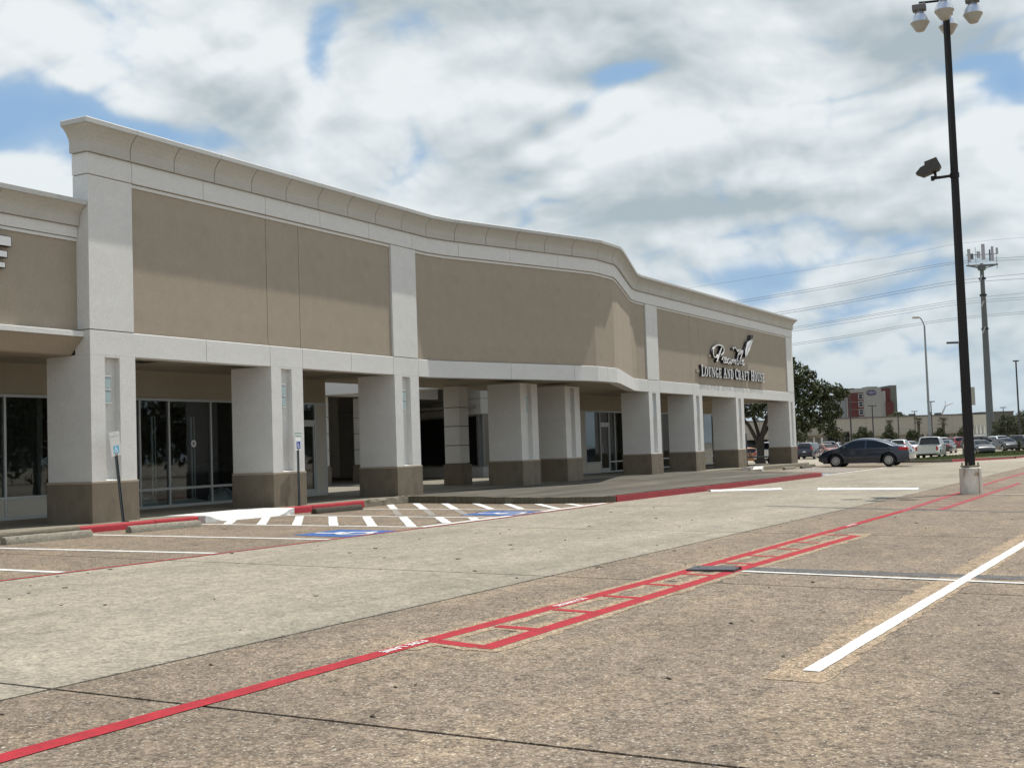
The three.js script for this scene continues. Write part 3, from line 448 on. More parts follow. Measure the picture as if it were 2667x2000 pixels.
// ---------------------------------------------------------------- shopping building
class Path {
  constructor(pts) { this.p = pts; this.s = [0]; for (let i = 1; i < pts.length; i++) this.s.push(this.s[i - 1] + Math.hypot(pts[i][0] - pts[i - 1][0], pts[i][1] - pts[i - 1][1])); this.len = this.s[this.s.length - 1]; }
  n(i) { const a = this.p[i], b = this.p[i + 1], l = Math.hypot(b[0] - a[0], b[1] - a[1]); return [-(b[1] - a[1]) / l, (b[0] - a[0]) / l]; }
  at(s) { let i = 0; while (i < this.p.length - 2 && s > this.s[i + 1] + 1e-6) i++; const t = (s - this.s[i]) / (this.s[i + 1] - this.s[i]); return { x: lerp(this.p[i][0], this.p[i + 1][0], t), z: lerp(this.p[i][1], this.p[i + 1][1], t), n: this.n(i) }; }
  sOf(x) { for (let i = 0; i < this.p.length - 1; i++) { const a = this.p[i], b = this.p[i + 1]; if (b[0] - a[0] > 0.01 && x >= a[0] - 1e-6 && x <= b[0] + 1e-6) return lerp(this.s[i], this.s[i + 1], (x - a[0]) / (b[0] - a[0])); } return x < this.p[0][0] ? 0 : this.len; }
  stations(s0, s1) { const L = [this.at(s0)]; for (let i = 1; i < this.p.length - 1; i++) if (this.s[i] > s0 + 0.004 && this.s[i] < s1 - 0.004) { const a = this.n(i - 1), b = this.n(i), d = 1 + a[0] * b[0] + a[1] * b[1]; L.push({ x: this.p[i][0], z: this.p[i][1], n: [(a[0] + b[0]) / d, (a[1] + b[1]) / d] }); } const e = this.at(s1 - 1e-5); L.push(e); return L; }
}
function sweep(path, prof, s0, s1) {
  const S = path.stations(s0, s1), n = prof.length, pos = [], idx = [];
  for (const q of S) for (const [o, y] of prof) pos.push(q.x + q.n[0] * o, y, q.z + q.n[1] * o);
  for (let i = 0; i < S.length - 1; i++) for (let k = 0; k < n; k++) { const a = i * n + k, a1 = i * n + (k + 1) % n, b = a + n, b1 = a1 + n; idx.push(a, b, a1, a1, b, b1); }
  const tri = THREE.ShapeUtils.triangulateShape(prof.map(([o, y]) => new THREE.Vector2(o, y)), []);
  for (const t of tri) { idx.push(t[0], t[1], t[2]); const e = (S.length - 1) * n; idx.push(e + t[2], e + t[1], e + t[0]); }
  const g = meshGeo(pos, idx).toNonIndexed(); g.computeVertexNormals(); return metric(g);
}
const facade = new Path([[16.75, -18.47], [16.75, FRONT], [28.9, FRONT], [29.7, -17.93], [34.9, -16.25], [35.7, -16.03], [37.2, -16.03], [38.0, -16.25], [43.2, -17.93], [44.0, FRONT], [66.05, FRONT], [66.05, -40]]);
const shop = thing('shopping_building', 'long grey and tan shopping building with pillared colonnade and curved middle bay', 'building');
const PIERS = [16.75, 22.07, 27.12, 34.19, 37.42, 44.98, 50.06, 55.86, 64.87], PW = [1.15, 1.15, 1.18, 1.18, 1.15, 1.2, 1.12, 1.2, 1.18];
{
  const pierGeo = (w, d) => { const a = 0.36 * w / 1.15, b = 0.74 * w / 1.15, s = new THREE.Shape([[0, 0], [a, 0], [a, 0.14], [b, 0.14], [b, 0], [w, 0], [w, d], [0, d]].map(([x, y]) => new THREE.Vector2(x, y))); return metric(new THREE.ExtrudeGeometry(s, { depth: 3.21 - 0.79, bevelEnabled: false }).rotateX(-Math.PI / 2).translate(0, 0.79, 0)); };
  PIERS.forEach((x, i) => {
    const w = PW[i], d = 1.18, y0 = walkY(x) - 0.35;
    const p = part(shop, 'pier', pierGeo(w, d), M.stuccoGrey); p.position.set(x, 0, FRONT);
    part(p, 'base', metric(merge([rbox(w + 0.05, 0.745 - y0, d + 0.05, 0.008, w / 2, (0.745 + y0) / 2, -d / 2)])), M.stuccoBase);
    part(p, 'base_trim', metric(rbox(w + 0.052, 0.044, d + 0.052, 0.006, w / 2, 0.767, -d / 2)), M.soffit);
    const a = 0.36 * w / 1.15, b = 0.74 * w / 1.15; part(p, 'niche_sill', metric(new THREE.ExtrudeGeometry(new THREE.Shape([[0, 0], [0.145, 0], [0.145, 0.035], [0, 0.01]].map(([u, v]) => new THREE.Vector2(u, v))), { depth: b - a - 0.006, bevelEnabled: false }).rotateY(Math.PI / 2).translate(a + 0.003, 0.791, 0.002)), M.white);
    part(p, 'niche_head', metric(span(a + 0.002, b - 0.002, 3.172, 3.209, -0.139, -0.001)), M.stuccoGrey);
  });
}
const blocks = (cuts, gap, prof, name, mat, parent = shop, path = facade) => { for (let i = 0; i < cuts.length - 1; i++) { const g = Array.isArray(gap) ? gap : [gap, gap]; if (cuts[i + 1] - cuts[i] > 0.05) part(parent, name, sweep(path, prof, cuts[i] + (i ? g[0] / 2 : 0), cuts[i + 1] - (i < cuts.length - 2 ? g[1] / 2 : 0)), mat); } };
const X = (x) => facade.sOf(x);
{ // beam over the openings
  const prof = [[0, 3.212], [0, 3.672], [-0.012, 3.684], [-0.34, 3.684], [-0.34, 3.212]];
  blocks([0.0, X(19.95), X(22.05), X(23.24), X(25.2), X(27.09), X(28.32), X(32.0), X(34.6), X(36.45), X(39.4), X(42), X(44.95), X(46.2), X(48.1), X(50.04), X(51.2), X(53.4), X(55.84), X(57.08), X(60.9), X(64.84), X(66.05), facade.len - 17.5], 0.014, prof, 'beam', M.stuccoGrey);
  const rec = [[-0.03, 3.684], [-0.03, 3.702], [-0.3, 3.702], [-0.3, 3.684]]; part(shop, 'reveal', sweep(facade, rec, 0, facade.len - 17), M.stuccoBase);
}
{ // tan wall panels, grey pilasters
  const pan = [[-0.055, 3.702], [-0.055, 6.61], [-0.4, 6.61], [-0.4, 3.702]], pil = [[0, 3.702], [0, 6.675], [-0.4, 6.675], [-0.4, 3.702]];
  const P = (a, b, cuts) => blocks([X(a), ...cuts.map(X), X(b)], 0.016, pan, 'wall_panel', M.stuccoTan);
  P(17.89, 27.09, [22.05, 23.24]); P(28.31, 44.93, []); P(46.2, 64.85, [50.05, 51.22, 55.85, 57.1]);
  part(shop, 'wall_core', sweep(facade, [[-0.075, 3.705], [-0.075, 6.6], [-0.38, 6.6], [-0.38, 3.705]], 0.02, X(66)), M.stuccoBase);
  [[0, X(17.88)], [X(27.115), X(28.3)], [X(44.96), X(46.19)], [X(64.87), facade.len - 16]].forEach(([a, b]) => part(shop, 'pilaster', sweep(facade, pil, a, b), M.stuccoGrey));
  // thin ledge, frieze, cornice and metal cap
  const cutsF = [0]; for (let s = X(17.88); s < X(66.05) - 1; s += 2.05) cutsF.push(s); cutsF.push(facade.len - 16);
  const ledge = [[-0.03, 6.61], [-0.03, 6.675], [-0.4, 6.675], [-0.4, 6.61]], fri = [[0.005, 6.69], [0.015, 6.7], [0.015, 7.1], [-0.4, 7.1], [-0.4, 6.69]];
  [[X(17.89), X(27.1)], [X(28.31), X(44.95)], [X(46.2), X(64.86)]].forEach(([a, b]) => part(shop, 'ledge', sweep(facade, ledge, a, b), M.stuccoGrey));
  part(shop, 'frieze_core', sweep(facade, [[-0.02, 6.677], [-0.02, 7.12], [-0.38, 7.12], [-0.38, 6.677]], 0.01, facade.len - 16.1), M.stuccoBase);
  blocks(cutsF, 0.012, fri, 'frieze', M.stuccoGrey);
  const cutsC = [0]; for (let s = 0.39 + 1.05; s < X(66.05) - 0.7; s += 1.22) cutsC.push(s); cutsC.push(facade.len - 16);
  const cor = [[0.075, 7.112], [0.075, 7.33], [0.10, 7.40], [0.155, 7.49], [0.215, 7.555], [0.262, 7.59], [-0.4, 7.59], [-0.4, 7.112]];
  const corI = cor.map(([o, y]) => [Math.max(-0.39, o - 0.02), y < 7.2 ? 7.118 : Math.min(7.588, y)]);
  part(shop, 'cornice_core', sweep(facade, corI, 0.01, facade.len - 16.1), M.stuccoBase);
  blocks(cutsC, 0.02, cor, 'cornice', M.cornice);
  const cap = [[0.275, 7.592], [0.285, 7.60], [0.285, 7.685], [0.262, 7.705], [-0.42, 7.715], [-0.42, 7.592]];
  const cutsK = [0]; for (let s = 0.39 + 1.05; s < X(66.05) - 0.7; s += 2.44) cutsK.push(s); cutsK.push(facade.len - 16);
  blocks(cutsK, 0.008, cap, 'coping', M.cap);
}
{ // colonnade ceiling, roofs, walls behind
  const s = new THREE.Shape([[16.8, 18.4], [28.9, 18.4], [34.9, 16.6], [37.9, 16.6], [44, 18.4], [65.7, 18.4], [65.7, 22.3], [16.8, 22.3]].map(([x, z]) => new THREE.Vector2(x, z)));
  part(shop, 'ceiling', metric(new THREE.ExtrudeGeometry(s, { depth: 0.4, bevelEnabled: false }).rotateX(Math.PI / 2).scale(1, -1, -1).scale(1, 1, 1).translate(0, 3.33, 0)), M.soffit);
  const roof = M.stuccoBase;
  part(shop, 'roof', metric(merge([span(5, 28.9, 4.6, 4.8, -42, -18.5), span(46.3, 66, 4.6, 4.8, -42, -18.5), span(28.9, 46.3, 4.6, 4.8, -22.4, -18.4)])), roof);
  part(shop, 'rear_wall', metric(merge([span(16, 28.95, 2.66, 4.6, -21.95, -21.72)])), M.soffit);
  [[28.7, 28.95, 0, 4.6, -42, -21.96], [46.32, 65.98, 2.66, 4.6, -21.95, -21.72], [65.8, 66.0, -0.2, 4.6, -40, -21.95]].forEach((a) => part(shop, 'rear_wall', metric(span(...a)), M.soffit));
  part(shop, 'colonnade_beam', metric(merge([span(28.97, 46.3, 3.33, 4.6, -22.38, -22.1)])), M.stuccoGrey);
  // wall of the courtyard: short return, then splayed wall with windows and grooved upper band
  const c = new Path([[53.9, -39.6], [46.32, -26.42], [46.32, -21.96]]), wall = (a, b, s0, s1, o = 0) => sweep(c, [[o, a], [o, b], [-0.25, b], [-0.25, a]], s0, s1);
  const q = (x) => (53.9 - x) / (53.9 - 46.32) * c.s[1];
  part(shop, 'courtyard_wall', wall(-0.2, 0.42, 0, c.len), M.stuccoGrey); part(shop, 'courtyard_wall', wall(2.72, 3.38, 0, c.len, 0.02), M.stuccoGrey); part(shop, 'courtyard_wall', wall(3.4, 4.8, 0, c.len, 0.02), M.stuccoGrey); part(shop, 'reveal', wall(3.38, 3.4, 0, c.len, -0.02), M.stuccoBase);
  part(shop, 'courtyard_wall', wall(0.42, 2.72, q(53.9), q(49.55)), M.stuccoGrey); part(shop, 'courtyard_wall', wall(0.42, 2.72, c.len - 2.4, c.len), M.stuccoGrey);
  const wr = part(shop, 'window', wall(0.46, 2.68, c.s[1] + 0.12, c.len - 2.45, -0.09), M.glassDark); part(wr, 'frame', merge([wall(0.42, 0.5, c.s[1], c.len - 2.4, -0.04), wall(2.64, 2.72, c.s[1], c.len - 2.4, -0.04), wall(0.5, 2.64, c.s[1], c.s[1] + 0.12, -0.04), wall(0.5, 2.64, c.len - 2.48, c.len - 2.4, -0.04)]), M.alu);
  const win = part(shop, 'window', wall(0.46, 2.68, q(49.5), q(46.55), -0.09), M.glassDark);
  part(win, 'frame', merge([wall(0.42, 0.5, q(49.55), q(46.5), -0.04), wall(2.64, 2.72, q(49.55), q(46.5), -0.04), wall(0.5, 2.64, q(49.55), q(49.47), -0.04), wall(0.5, 2.64, q(48.05), q(47.97), -0.04), wall(0.5, 2.64, q(46.58), q(46.5), -0.04)]), M.alu);
  part(shop, 'courtyard_wall', metric(span(44, 58, -0.2, 4.6, -42.3, -42)), M.stuccoGrey); part(shop, 'courtyard_wall', metric(span(28, 44, -0.2, 4.6, -44.3, -44)), M.stuccoTan);
}
{ // grooved square columns of the passage
  const col = (x, z, h) => { const w = 0.6, g = []; const p = part(shop, 'rusticated_column', metric(span(-w / 2 + 0.03, w / 2 - 0.03, 0.7, h, -w / 2 + 0.03, w / 2 - 0.03)), M.stuccoBase); p.position.set(x, 0, z); [0.72, 1.33, 1.97, 2.6].forEach((y, i, a) => part(p, 'stone_block', metric(rbox(w, (a[i + 1] || h) - y - 0.025, w, 0.012, 0, (y + (a[i + 1] || h)) / 2, 0)), M.stuccoGrey)); part(p, 'base', metric(rbox(w + 0.1, 0.95, w + 0.1, 0.01, 0, 0.225, 0)), M.stuccoBase); return p; };
  col(35.63, -21.3, 3.33); col(38.7, -21.3, 3.33); col(37.72, -28.7, 3.4); col(40.77, -28.7, 3.4);
  part(shop, 'passage_beam', metric(merge([span(37.42, 38.02, 3.41, 4.5, -29.0, -22.4), span(38.02, 46, 3.43, 4.48, -29.0, -28.4)])), M.stuccoGrey);
  part(shop, 'passage_shade_roof', metric(span(37.4, 58, 4.5, 4.7, -43.9, -26.2)), M.soffit); part(shop, 'passage_shade_roof', metric(span(28.95, 37.4, 4.5, 4.7, -43.9, -31)), M.soffit);  // roofs added and widened to keep courtyard wall and columns in shade
}
// storefronts: frame bars, panes, doors
function storefront(x0, cuts, o) {
  const f = part(shop, 'storefront', merge([span(x0, cuts[cuts.length - 1], 2.6, 2.66, -21.78, -21.68), span(x0, cuts[cuts.length - 1], 0.0, 0.07, -21.78, -21.68), ...cuts.map((x) => span(x - 0.028, x + 0.028, 0.07, 2.6, -21.775, -21.685))]), M.alu);
  cuts.slice(0, -1).forEach((x, i) => {
    const x1 = cuts[i + 1] - 0.028, xa = x + 0.028, k = o.kinds ? o.kinds[i] : 'rail';
    if (k === 'door') { part(f, 'transom_pane', span(xa, x1, 2.16, 2.6, -21.74, -21.73), o.glass); part(f, 'transom_bar', span(xa, x1, 2.06, 2.16, -21.775, -21.685), M.alu); part(f, 'door_frame', merge([span(xa, xa + 0.06, 0.02, 2.06, -21.76, -21.7), span(x1 - 0.06, x1, 0.02, 2.06, -21.76, -21.7), span(xa, x1, 1.98, 2.06, -21.759, -21.701), span(xa, x1, 0.02, 0.2, -21.759, -21.701)]), M.alu); part(f, 'door_pane', span(xa + 0.06, x1 - 0.06, 0.2, 1.98, -21.735, -21.728), o.glass); part(f, 'door_handle', merge([cyl(0.014, 0.014, 0.42, 8, xa + 0.09, 0.85, -21.65), bar([xa + 0.09, 0.9, -21.65], [xa + 0.09, 0.9, -21.72], 0.01), bar([xa + 0.09, 1.22, -21.65], [xa + 0.09, 1.22, -21.72], 0.01)]), M.alu); return; }
    if (k === 'jamb') { part(f, 'jamb_panel', metric(span(xa, x1, 0.07, 2.6, -21.77, -21.69)), M.corniceGrey); return; }
    part(f, 'rail', span(xa, x1, 0.43, 0.49, -21.775, -21.685), M.alu); part(f, 'pane', span(xa, x1, 0.49, 2.6, -21.736, -21.728), o.glass);
    if (k === 'panel') part(f, 'lower_panel', metric(span(xa, x1, 0.07, 0.43, -21.745, -21.70)), M.corniceGrey); else part(f, 'lower_pane', span(xa, x1, 0.07, 0.43, -21.736, -21.728), o.glass);
  });
}
storefront(8, [8, 11.5, 14.6, 17.76, 20.2], { kinds: ['panel', 'panel', 'panel', 'panel'], glass: M.glass });
storefront(20.2, [20.2, 21.6, 22.57, 24.06, 25.6, 27.1, 28.4, 28.9], { kinds: ['rail', 'rail', 'rail', 'rail', 'rail', 'door', 'jamb'], glass: M.glass });
storefront(46.35, [46.35, 46.78, 48.28, 49.24, 49.86, 51.2, 52.5, 54, 55.5, 57, 58.5, 60, 61.5, 63, 64.5, 65.8], { kinds: ['jamb', 'panel', 'door', 'rail', 'rail', 'rail', 'rail', 'rail', 'rail', 'rail', 'rail', 'rail', 'rail', 'rail', 'rail'], glass: M.glass });
{ // rooms behind the glass
  const w = std({ color: lin(0.28, 0.26, 0.22) }), d = std({ color: lin(0.16, 0.15, 0.13), roughness: 0.6 });
  part(shop, 'interior_floor', merge([span(8, 28.68, -0.08, 0.012, -33, -21.96), span(46.35, 65.8, -0.2, -0.06, -33, -21.96)]), d);
  [[8, 28.68, 0, 4.6, -33.2, -33], [7.8, 8, 0, 4.6, -33, -22], [46.5, 65.8, -0.2, 4.6, -33.2, -33], [19.2, 19.35, 0, 3.0, -33, -22.4], [46.36, 46.5, 0, 4.6, -26.4, -22]].forEach((a) => part(shop, 'interior_wall', metric(span(...a)), w));
  part(shop, 'interior_ceiling', metric(span(8, 28.68, 3.0, 3.1, -33, -21.98)), w); part(shop, 'interior_ceiling', metric(span(46.5, 65.8, 3.0, 3.1, -33, -21.98)), w);
}
{ // recessed ceiling lights
  [[19.9, -19.9], [25.2, -19.9], [32.2, -19.3], [40.2, -19.2], [48.2, -20], [53.5, -20], [60.5, -20]].forEach(([x, z], i) => { const f = part(shop, 'ceiling_light', merge([span(x - 0.32, x + 0.32, 3.318, 3.332, z - 0.32, z - 0.27), span(x - 0.32, x + 0.32, 3.318, 3.332, z + 0.27, z + 0.32), span(x - 0.32, x - 0.27, 3.318, 3.332, z - 0.27, z + 0.27), span(x + 0.27, x + 0.32, 3.318, 3.332, z - 0.27, z + 0.27)]), M.soffit); part(f, 'lens', span(x - 0.27, x + 0.27, 3.322, 3.329, z - 0.27, z + 0.27), M.black); });
}
// lower wing at the far left
{
  const wing = thing('shop_wing', 'lower tan shop wing with sloped canopy at the left edge', 'building'), p = new Path([[3, -18.35], [16.74, -18.35]]);
  const B = (prof, name, mat, cuts = [0, p.len], gap = 0.014) => blocks(cuts, gap, prof, name, mat, wing, p);
  const cuts = [0]; for (let s = 0.85; s < p.len - 1; s += 1.22) cuts.push(s); cuts.push(p.len);
  B([[-0.05, 3.66], [-0.05, 5.40], [-0.4, 5.40], [-0.4, 3.66]], 'wall_panel', M.stuccoTan, [0, p.len - 8.1, p.len - 7, p.len]);
  B([[-0.02, 5.40], [-0.02, 5.455], [-0.4, 5.455], [-0.4, 5.40]], 'ledge', M.stuccoGrey);
  B([[0, 5.47], [0, 5.68], [-0.4, 5.68], [-0.4, 5.47]], 'frieze', M.stuccoGrey, [0, 4.2, 8.3, p.len]);
  B([[0.06, 5.69], [0.06, 5.85], [0.085, 5.92], [0.15, 6.0], [0.24, 6.07], [-0.4, 6.07], [-0.4, 5.69]], 'cornice', M.cornice, cuts, 0.018);
  B([[0.27, 6.072], [0.275, 6.16], [-0.42, 6.18], [-0.42, 6.072]], 'coping', M.cap, [0, 4.5, 9.4, p.len], 0.008);
  B([[0.15, 3.55], [0.15, 3.645], [0.13, 3.655], [-0.4, 3.655], [-0.4, 3.55]], 'moulding', M.stuccoGrey);
  B([[0.11, 3.545], [-0.2, 3.235], [-0.24, 3.215], [-0.9, 3.215], [-0.9, 3.545]], 'sloped_canopy', M.stuccoTan, [0, 6.2, p.len]);
  part(wing, 'soffit', metric(span(3, 16.74, 3.25, 3.45, -21.7, -19.1)), M.soffit); part(wing, 'rear_wall', metric(span(3, 16.0, 2.66, 3.3, -21.95, -21.72)), M.soffit);
}
// wall lamps in the pillar niches
{
  const mk = (label) => { const t = thing('wall_lamp', label, 'wall lamp', [0, 0, 0], 0, 'slim wall lamps in the pillar niches'); part(t, 'housing', merge([rbox(0.17, 0.56, 0.03, 0.008, 0, 0, 0.015), rbox(0.166, 0.032, 0.112, 0.008, 0, 0.26, 0.06), rbox(0.166, 0.028, 0.112, 0.008, 0, 0.0, 0.06), rbox(0.166, 0.03, 0.112, 0.008, 0, -0.26, 0.06)]), M.lampWhite); [0.131, -0.131].forEach((y) => part(t, 'diffuser', rbox(0.155, 0.226, 0.1, 0.02, 0, y, 0.06), M.aqua)); return t; };
  const L = ['aqua wall lamp on the leftmost pillar, above the leaning sign', 'aqua wall lamp on the second pillar, above the upright sign', 'aqua wall lamp on the third pillar, at the left end of the curved bay', 'shaded wall lamp on the left pillar under the curved bay', 'shaded wall lamp on the right pillar under the curved bay', 'wall lamp on the pillar at the right end of the curved bay', 'wall lamp on the first pillar right of the curved bay end, below the shop sign', 'wall lamp on the pillar before the last open bay'];
  const a = mk(L[0]); L.forEach((l, i) => { const o = i ? a.clone() : a; if (i) { o.name = numbered('wall_lamp'); scene.add(o); } o.userData = { ...a.userData, label: l }; o.position.set(PIERS[i] + 0.46 * PW[i] / 1.15, 2.545, FRONT - 0.139); });
}
// shop sign: dark returns, white faces
{
  const sign = thing('shop_sign', 'white channel letter sign reading Preamble Lounge and Craft House', 'shop sign'), zf = -18.0, zb = -18.12;
  const face = std({ color: lin(0.80, 0.81, 0.81), roughness: 0.45 }), back = std({ color: lin(0.014, 0.013, 0.016), roughness: 0.45 });
  const letter = (shapes, x, y, sx, name) => { const e = new THREE.ExtrudeGeometry(shapes, { depth: zf - zb, bevelEnabled: false, curveSegments: 6 }), f = new THREE.ShapeGeometry(shapes, 6); const m = part(sign, name, e.scale(sx, 1, 1).translate(x, y, zb), back); part(m, 'face', f.scale(sx, 1, 1).translate(x, y, zf + 0.004), face); };
  let wid = 0; const seq = []; for (const [word, gap] of [['LOUNGE', 0.3], ['AND', 0.3], ['CRAFT', 0.3], ['HOUSE', 0]]) { [...word].forEach((c, i) => { const size = i ? 0.43 : 0.5, s = font.serif.generateShapes(c, size), g = new THREE.ShapeGeometry(s); g.computeBoundingBox(); seq.push([s, wid - g.boundingBox.min.x]); wid += g.boundingBox.max.x - g.boundingBox.min.x + 0.09; }); wid += gap * 0.75; }
  const k = 9.35 / (wid - 0.09); seq.forEach(([s, x]) => letter(s, 51.03 + x * k, 4.05 + 0.004 * x, k, 'letter'));
  const hand = { P: [[[53.27, 5.09], [53.13, 5.00], [52.91, 4.96], [52.71, 5.00], [52.62, 5.13], [52.72, 5.31], [52.97, 5.46], [53.35, 5.54], [53.67, 5.54], [53.94, 5.52], [54.12, 5.44], [54.13, 5.32], [54.03, 5.21], [53.83, 5.13], [53.65, 5.14]], [[53.88, 5.48], [53.63, 5.25], [53.33, 4.96], [53.07, 4.76]]], r: [[[53.80, 4.88], [54.01, 5.02], [54.13, 5.01], [54.06, 4.87], [54.05, 4.77], [54.23, 4.78]]], e: [[[54.23, 4.86], [54.43, 4.96], [54.43, 5.03], [54.32, 5.01], [54.23, 4.88], [54.27, 4.78], [54.46, 4.79], [54.58, 4.85]]], a: [[[54.96, 4.97], [54.82, 5.00], [54.65, 4.91], [54.60, 4.79], [54.71, 4.75], [54.88, 4.83], [55.01, 4.97], [54.94, 4.81], [55.01, 4.76], [55.17, 4.81]]], m: [[[55.21, 4.79], [55.39, 4.97], [55.52, 4.98], [55.46, 4.80], [55.63, 4.95], [55.75, 4.99], [55.77, 4.93], [55.69, 4.78], [55.83, 4.78]]], b: [[[55.52, 5.43], [55.57, 5.52], [55.77, 5.56], [55.99, 5.49], [56.18, 5.39], [56.36, 5.48], [56.57, 5.51], [56.50, 5.41], [56.28, 5.29], [56.10, 5.06], [55.96, 4.86], [56.01, 4.78], [56.24, 4.83], [56.31, 4.92], [56.18, 4.97]]], l: [[[56.36, 5.26], [56.73, 5.37], [56.95, 5.49], [56.97, 5.44], [56.70, 5.20], [56.49, 4.97], [56.50, 4.83], [56.65, 4.83]]], e2: [[[56.72, 4.89], [56.99, 4.98], [57.06, 5.05], [56.91, 5.03], [56.78, 4.91], [56.79, 4.81], [56.97, 4.79], [57.13, 4.87]]] };
  const stroke = (pts, w, z0, z1) => { // raised stroke: front strip plus side walls, thicker where it runs upright
    const c = new THREE.CatmullRomCurve3(pts.map(([x, y]) => new THREE.Vector3(x, y, 0)), false, 'centripetal'), n = pts.length * 5, P = c.getPoints(n), F = { p: [], i: [] }, S = { p: [], i: [] };
    for (let i = 0; i <= n; i++) { const a = P[Math.max(0, i - 1)], b = P[Math.min(n, i + 1)], l = Math.hypot(b.x - a.x, b.y - a.y) || 1, nx = -(b.y - a.y) / l, ny = (b.x - a.x) / l, hx = nx * w * 0.6, hy = ny * w * 0.34; F.p.push(P[i].x + hx, P[i].y + hy, z1 + 0.004, P[i].x - hx, P[i].y - hy, z1 + 0.004); S.p.push(P[i].x + hx, P[i].y + hy, z1, P[i].x + hx, P[i].y + hy, z0, P[i].x - hx, P[i].y - hy, z1, P[i].x - hx, P[i].y - hy, z0); }
    for (let i = 0; i < n; i++) { const a = i * 2, s = i * 4; F.i.push(a, a + 1, a + 2, a + 2, a + 1, a + 3); S.i.push(s, s + 4, s + 1, s + 1, s + 4, s + 5, s + 2, s + 3, s + 6, s + 6, s + 3, s + 7, s, s + 2, s + 4, s + 4, s + 2, s + 6); }
    return [meshGeo(F.p, F.i), meshGeo(S.p, S.i)];
  };
  for (const key of Object.keys(hand)) { const a = hand[key].map((q) => stroke(q, key === 'P' ? 0.075 : 0.056, zb - 0.004, zf + 0.03)); const m = part(sign, 'script_letter', merge(a.map((q) => q[1])), back); part(m, 'face', merge(a.map((q) => q[0])), face); }
  const poly = (pts) => new THREE.Shape(pts.map(([x, y]) => new THREE.Vector2(x, y)));
  const fe = poly([[57.29, 5.17], [57.26, 5.38], [57.31, 5.53], [57.48, 5.70], [57.56, 5.82], [57.76, 5.96], [58.14, 6.04], [58.58, 6.14], [58.50, 5.99], [58.29, 5.84], [58.16, 5.74], [58.01, 5.57], [57.75, 5.42], [57.61, 5.32], [57.41, 5.20]]), ti = poly([[58.16, 6.05], [58.22, 6.16], [58.27, 6.31], [58.67, 6.35], [58.58, 6.145]]);
  const q = part(sign, 'quill', new THREE.ExtrudeGeometry(fe, { depth: 0.16, bevelEnabled: false }).translate(0, 0, zb), back); part(q, 'face', new THREE.ShapeGeometry(fe).translate(0, 0, zf + 0.045), face); part(q, 'dark_tip', new THREE.ExtrudeGeometry(ti, { depth: 0.17, bevelEnabled: false }).translate(0, 0, zb), std({ color: lin(0.05, 0.05, 0.052) })); part(q, 'quill_rib', stroke([[57.36, 5.2], [57.7, 5.62], [58.5, 6.1]], 0.03, zf + 0.04, zf + 0.05)[0], back);
  part(sign, 'raceway', merge([span(50.6, 50.98, 4.2, 4.34, zb - 0.002, zb + 0.05), span(52.3, 52.6, 4.94, 5.06, zb - 0.002, zb + 0.05)]), M.stuccoTan);
}
{ // ends of large letters on the wing
  const t = thing('wall_letters', 'white black-edged letter ends cut off by the left edge of the picture', 'shop sign'), f = M.signWhite, b = M.black;
  [[5.08, 5.27, 0.15], [4.87, 5.0, 0.06], [4.68, 4.79, 0.015]].forEach(([y0, y1, e]) => { const m = part(t, 'letter', span(14.2, 15.02 + e, y0, y1, -18.4, -18.3), b); part(m, 'face', span(14.2, 15.005 + e, y0 + 0.012, y1 - 0.012, -18.3, -18.294), f); });
}
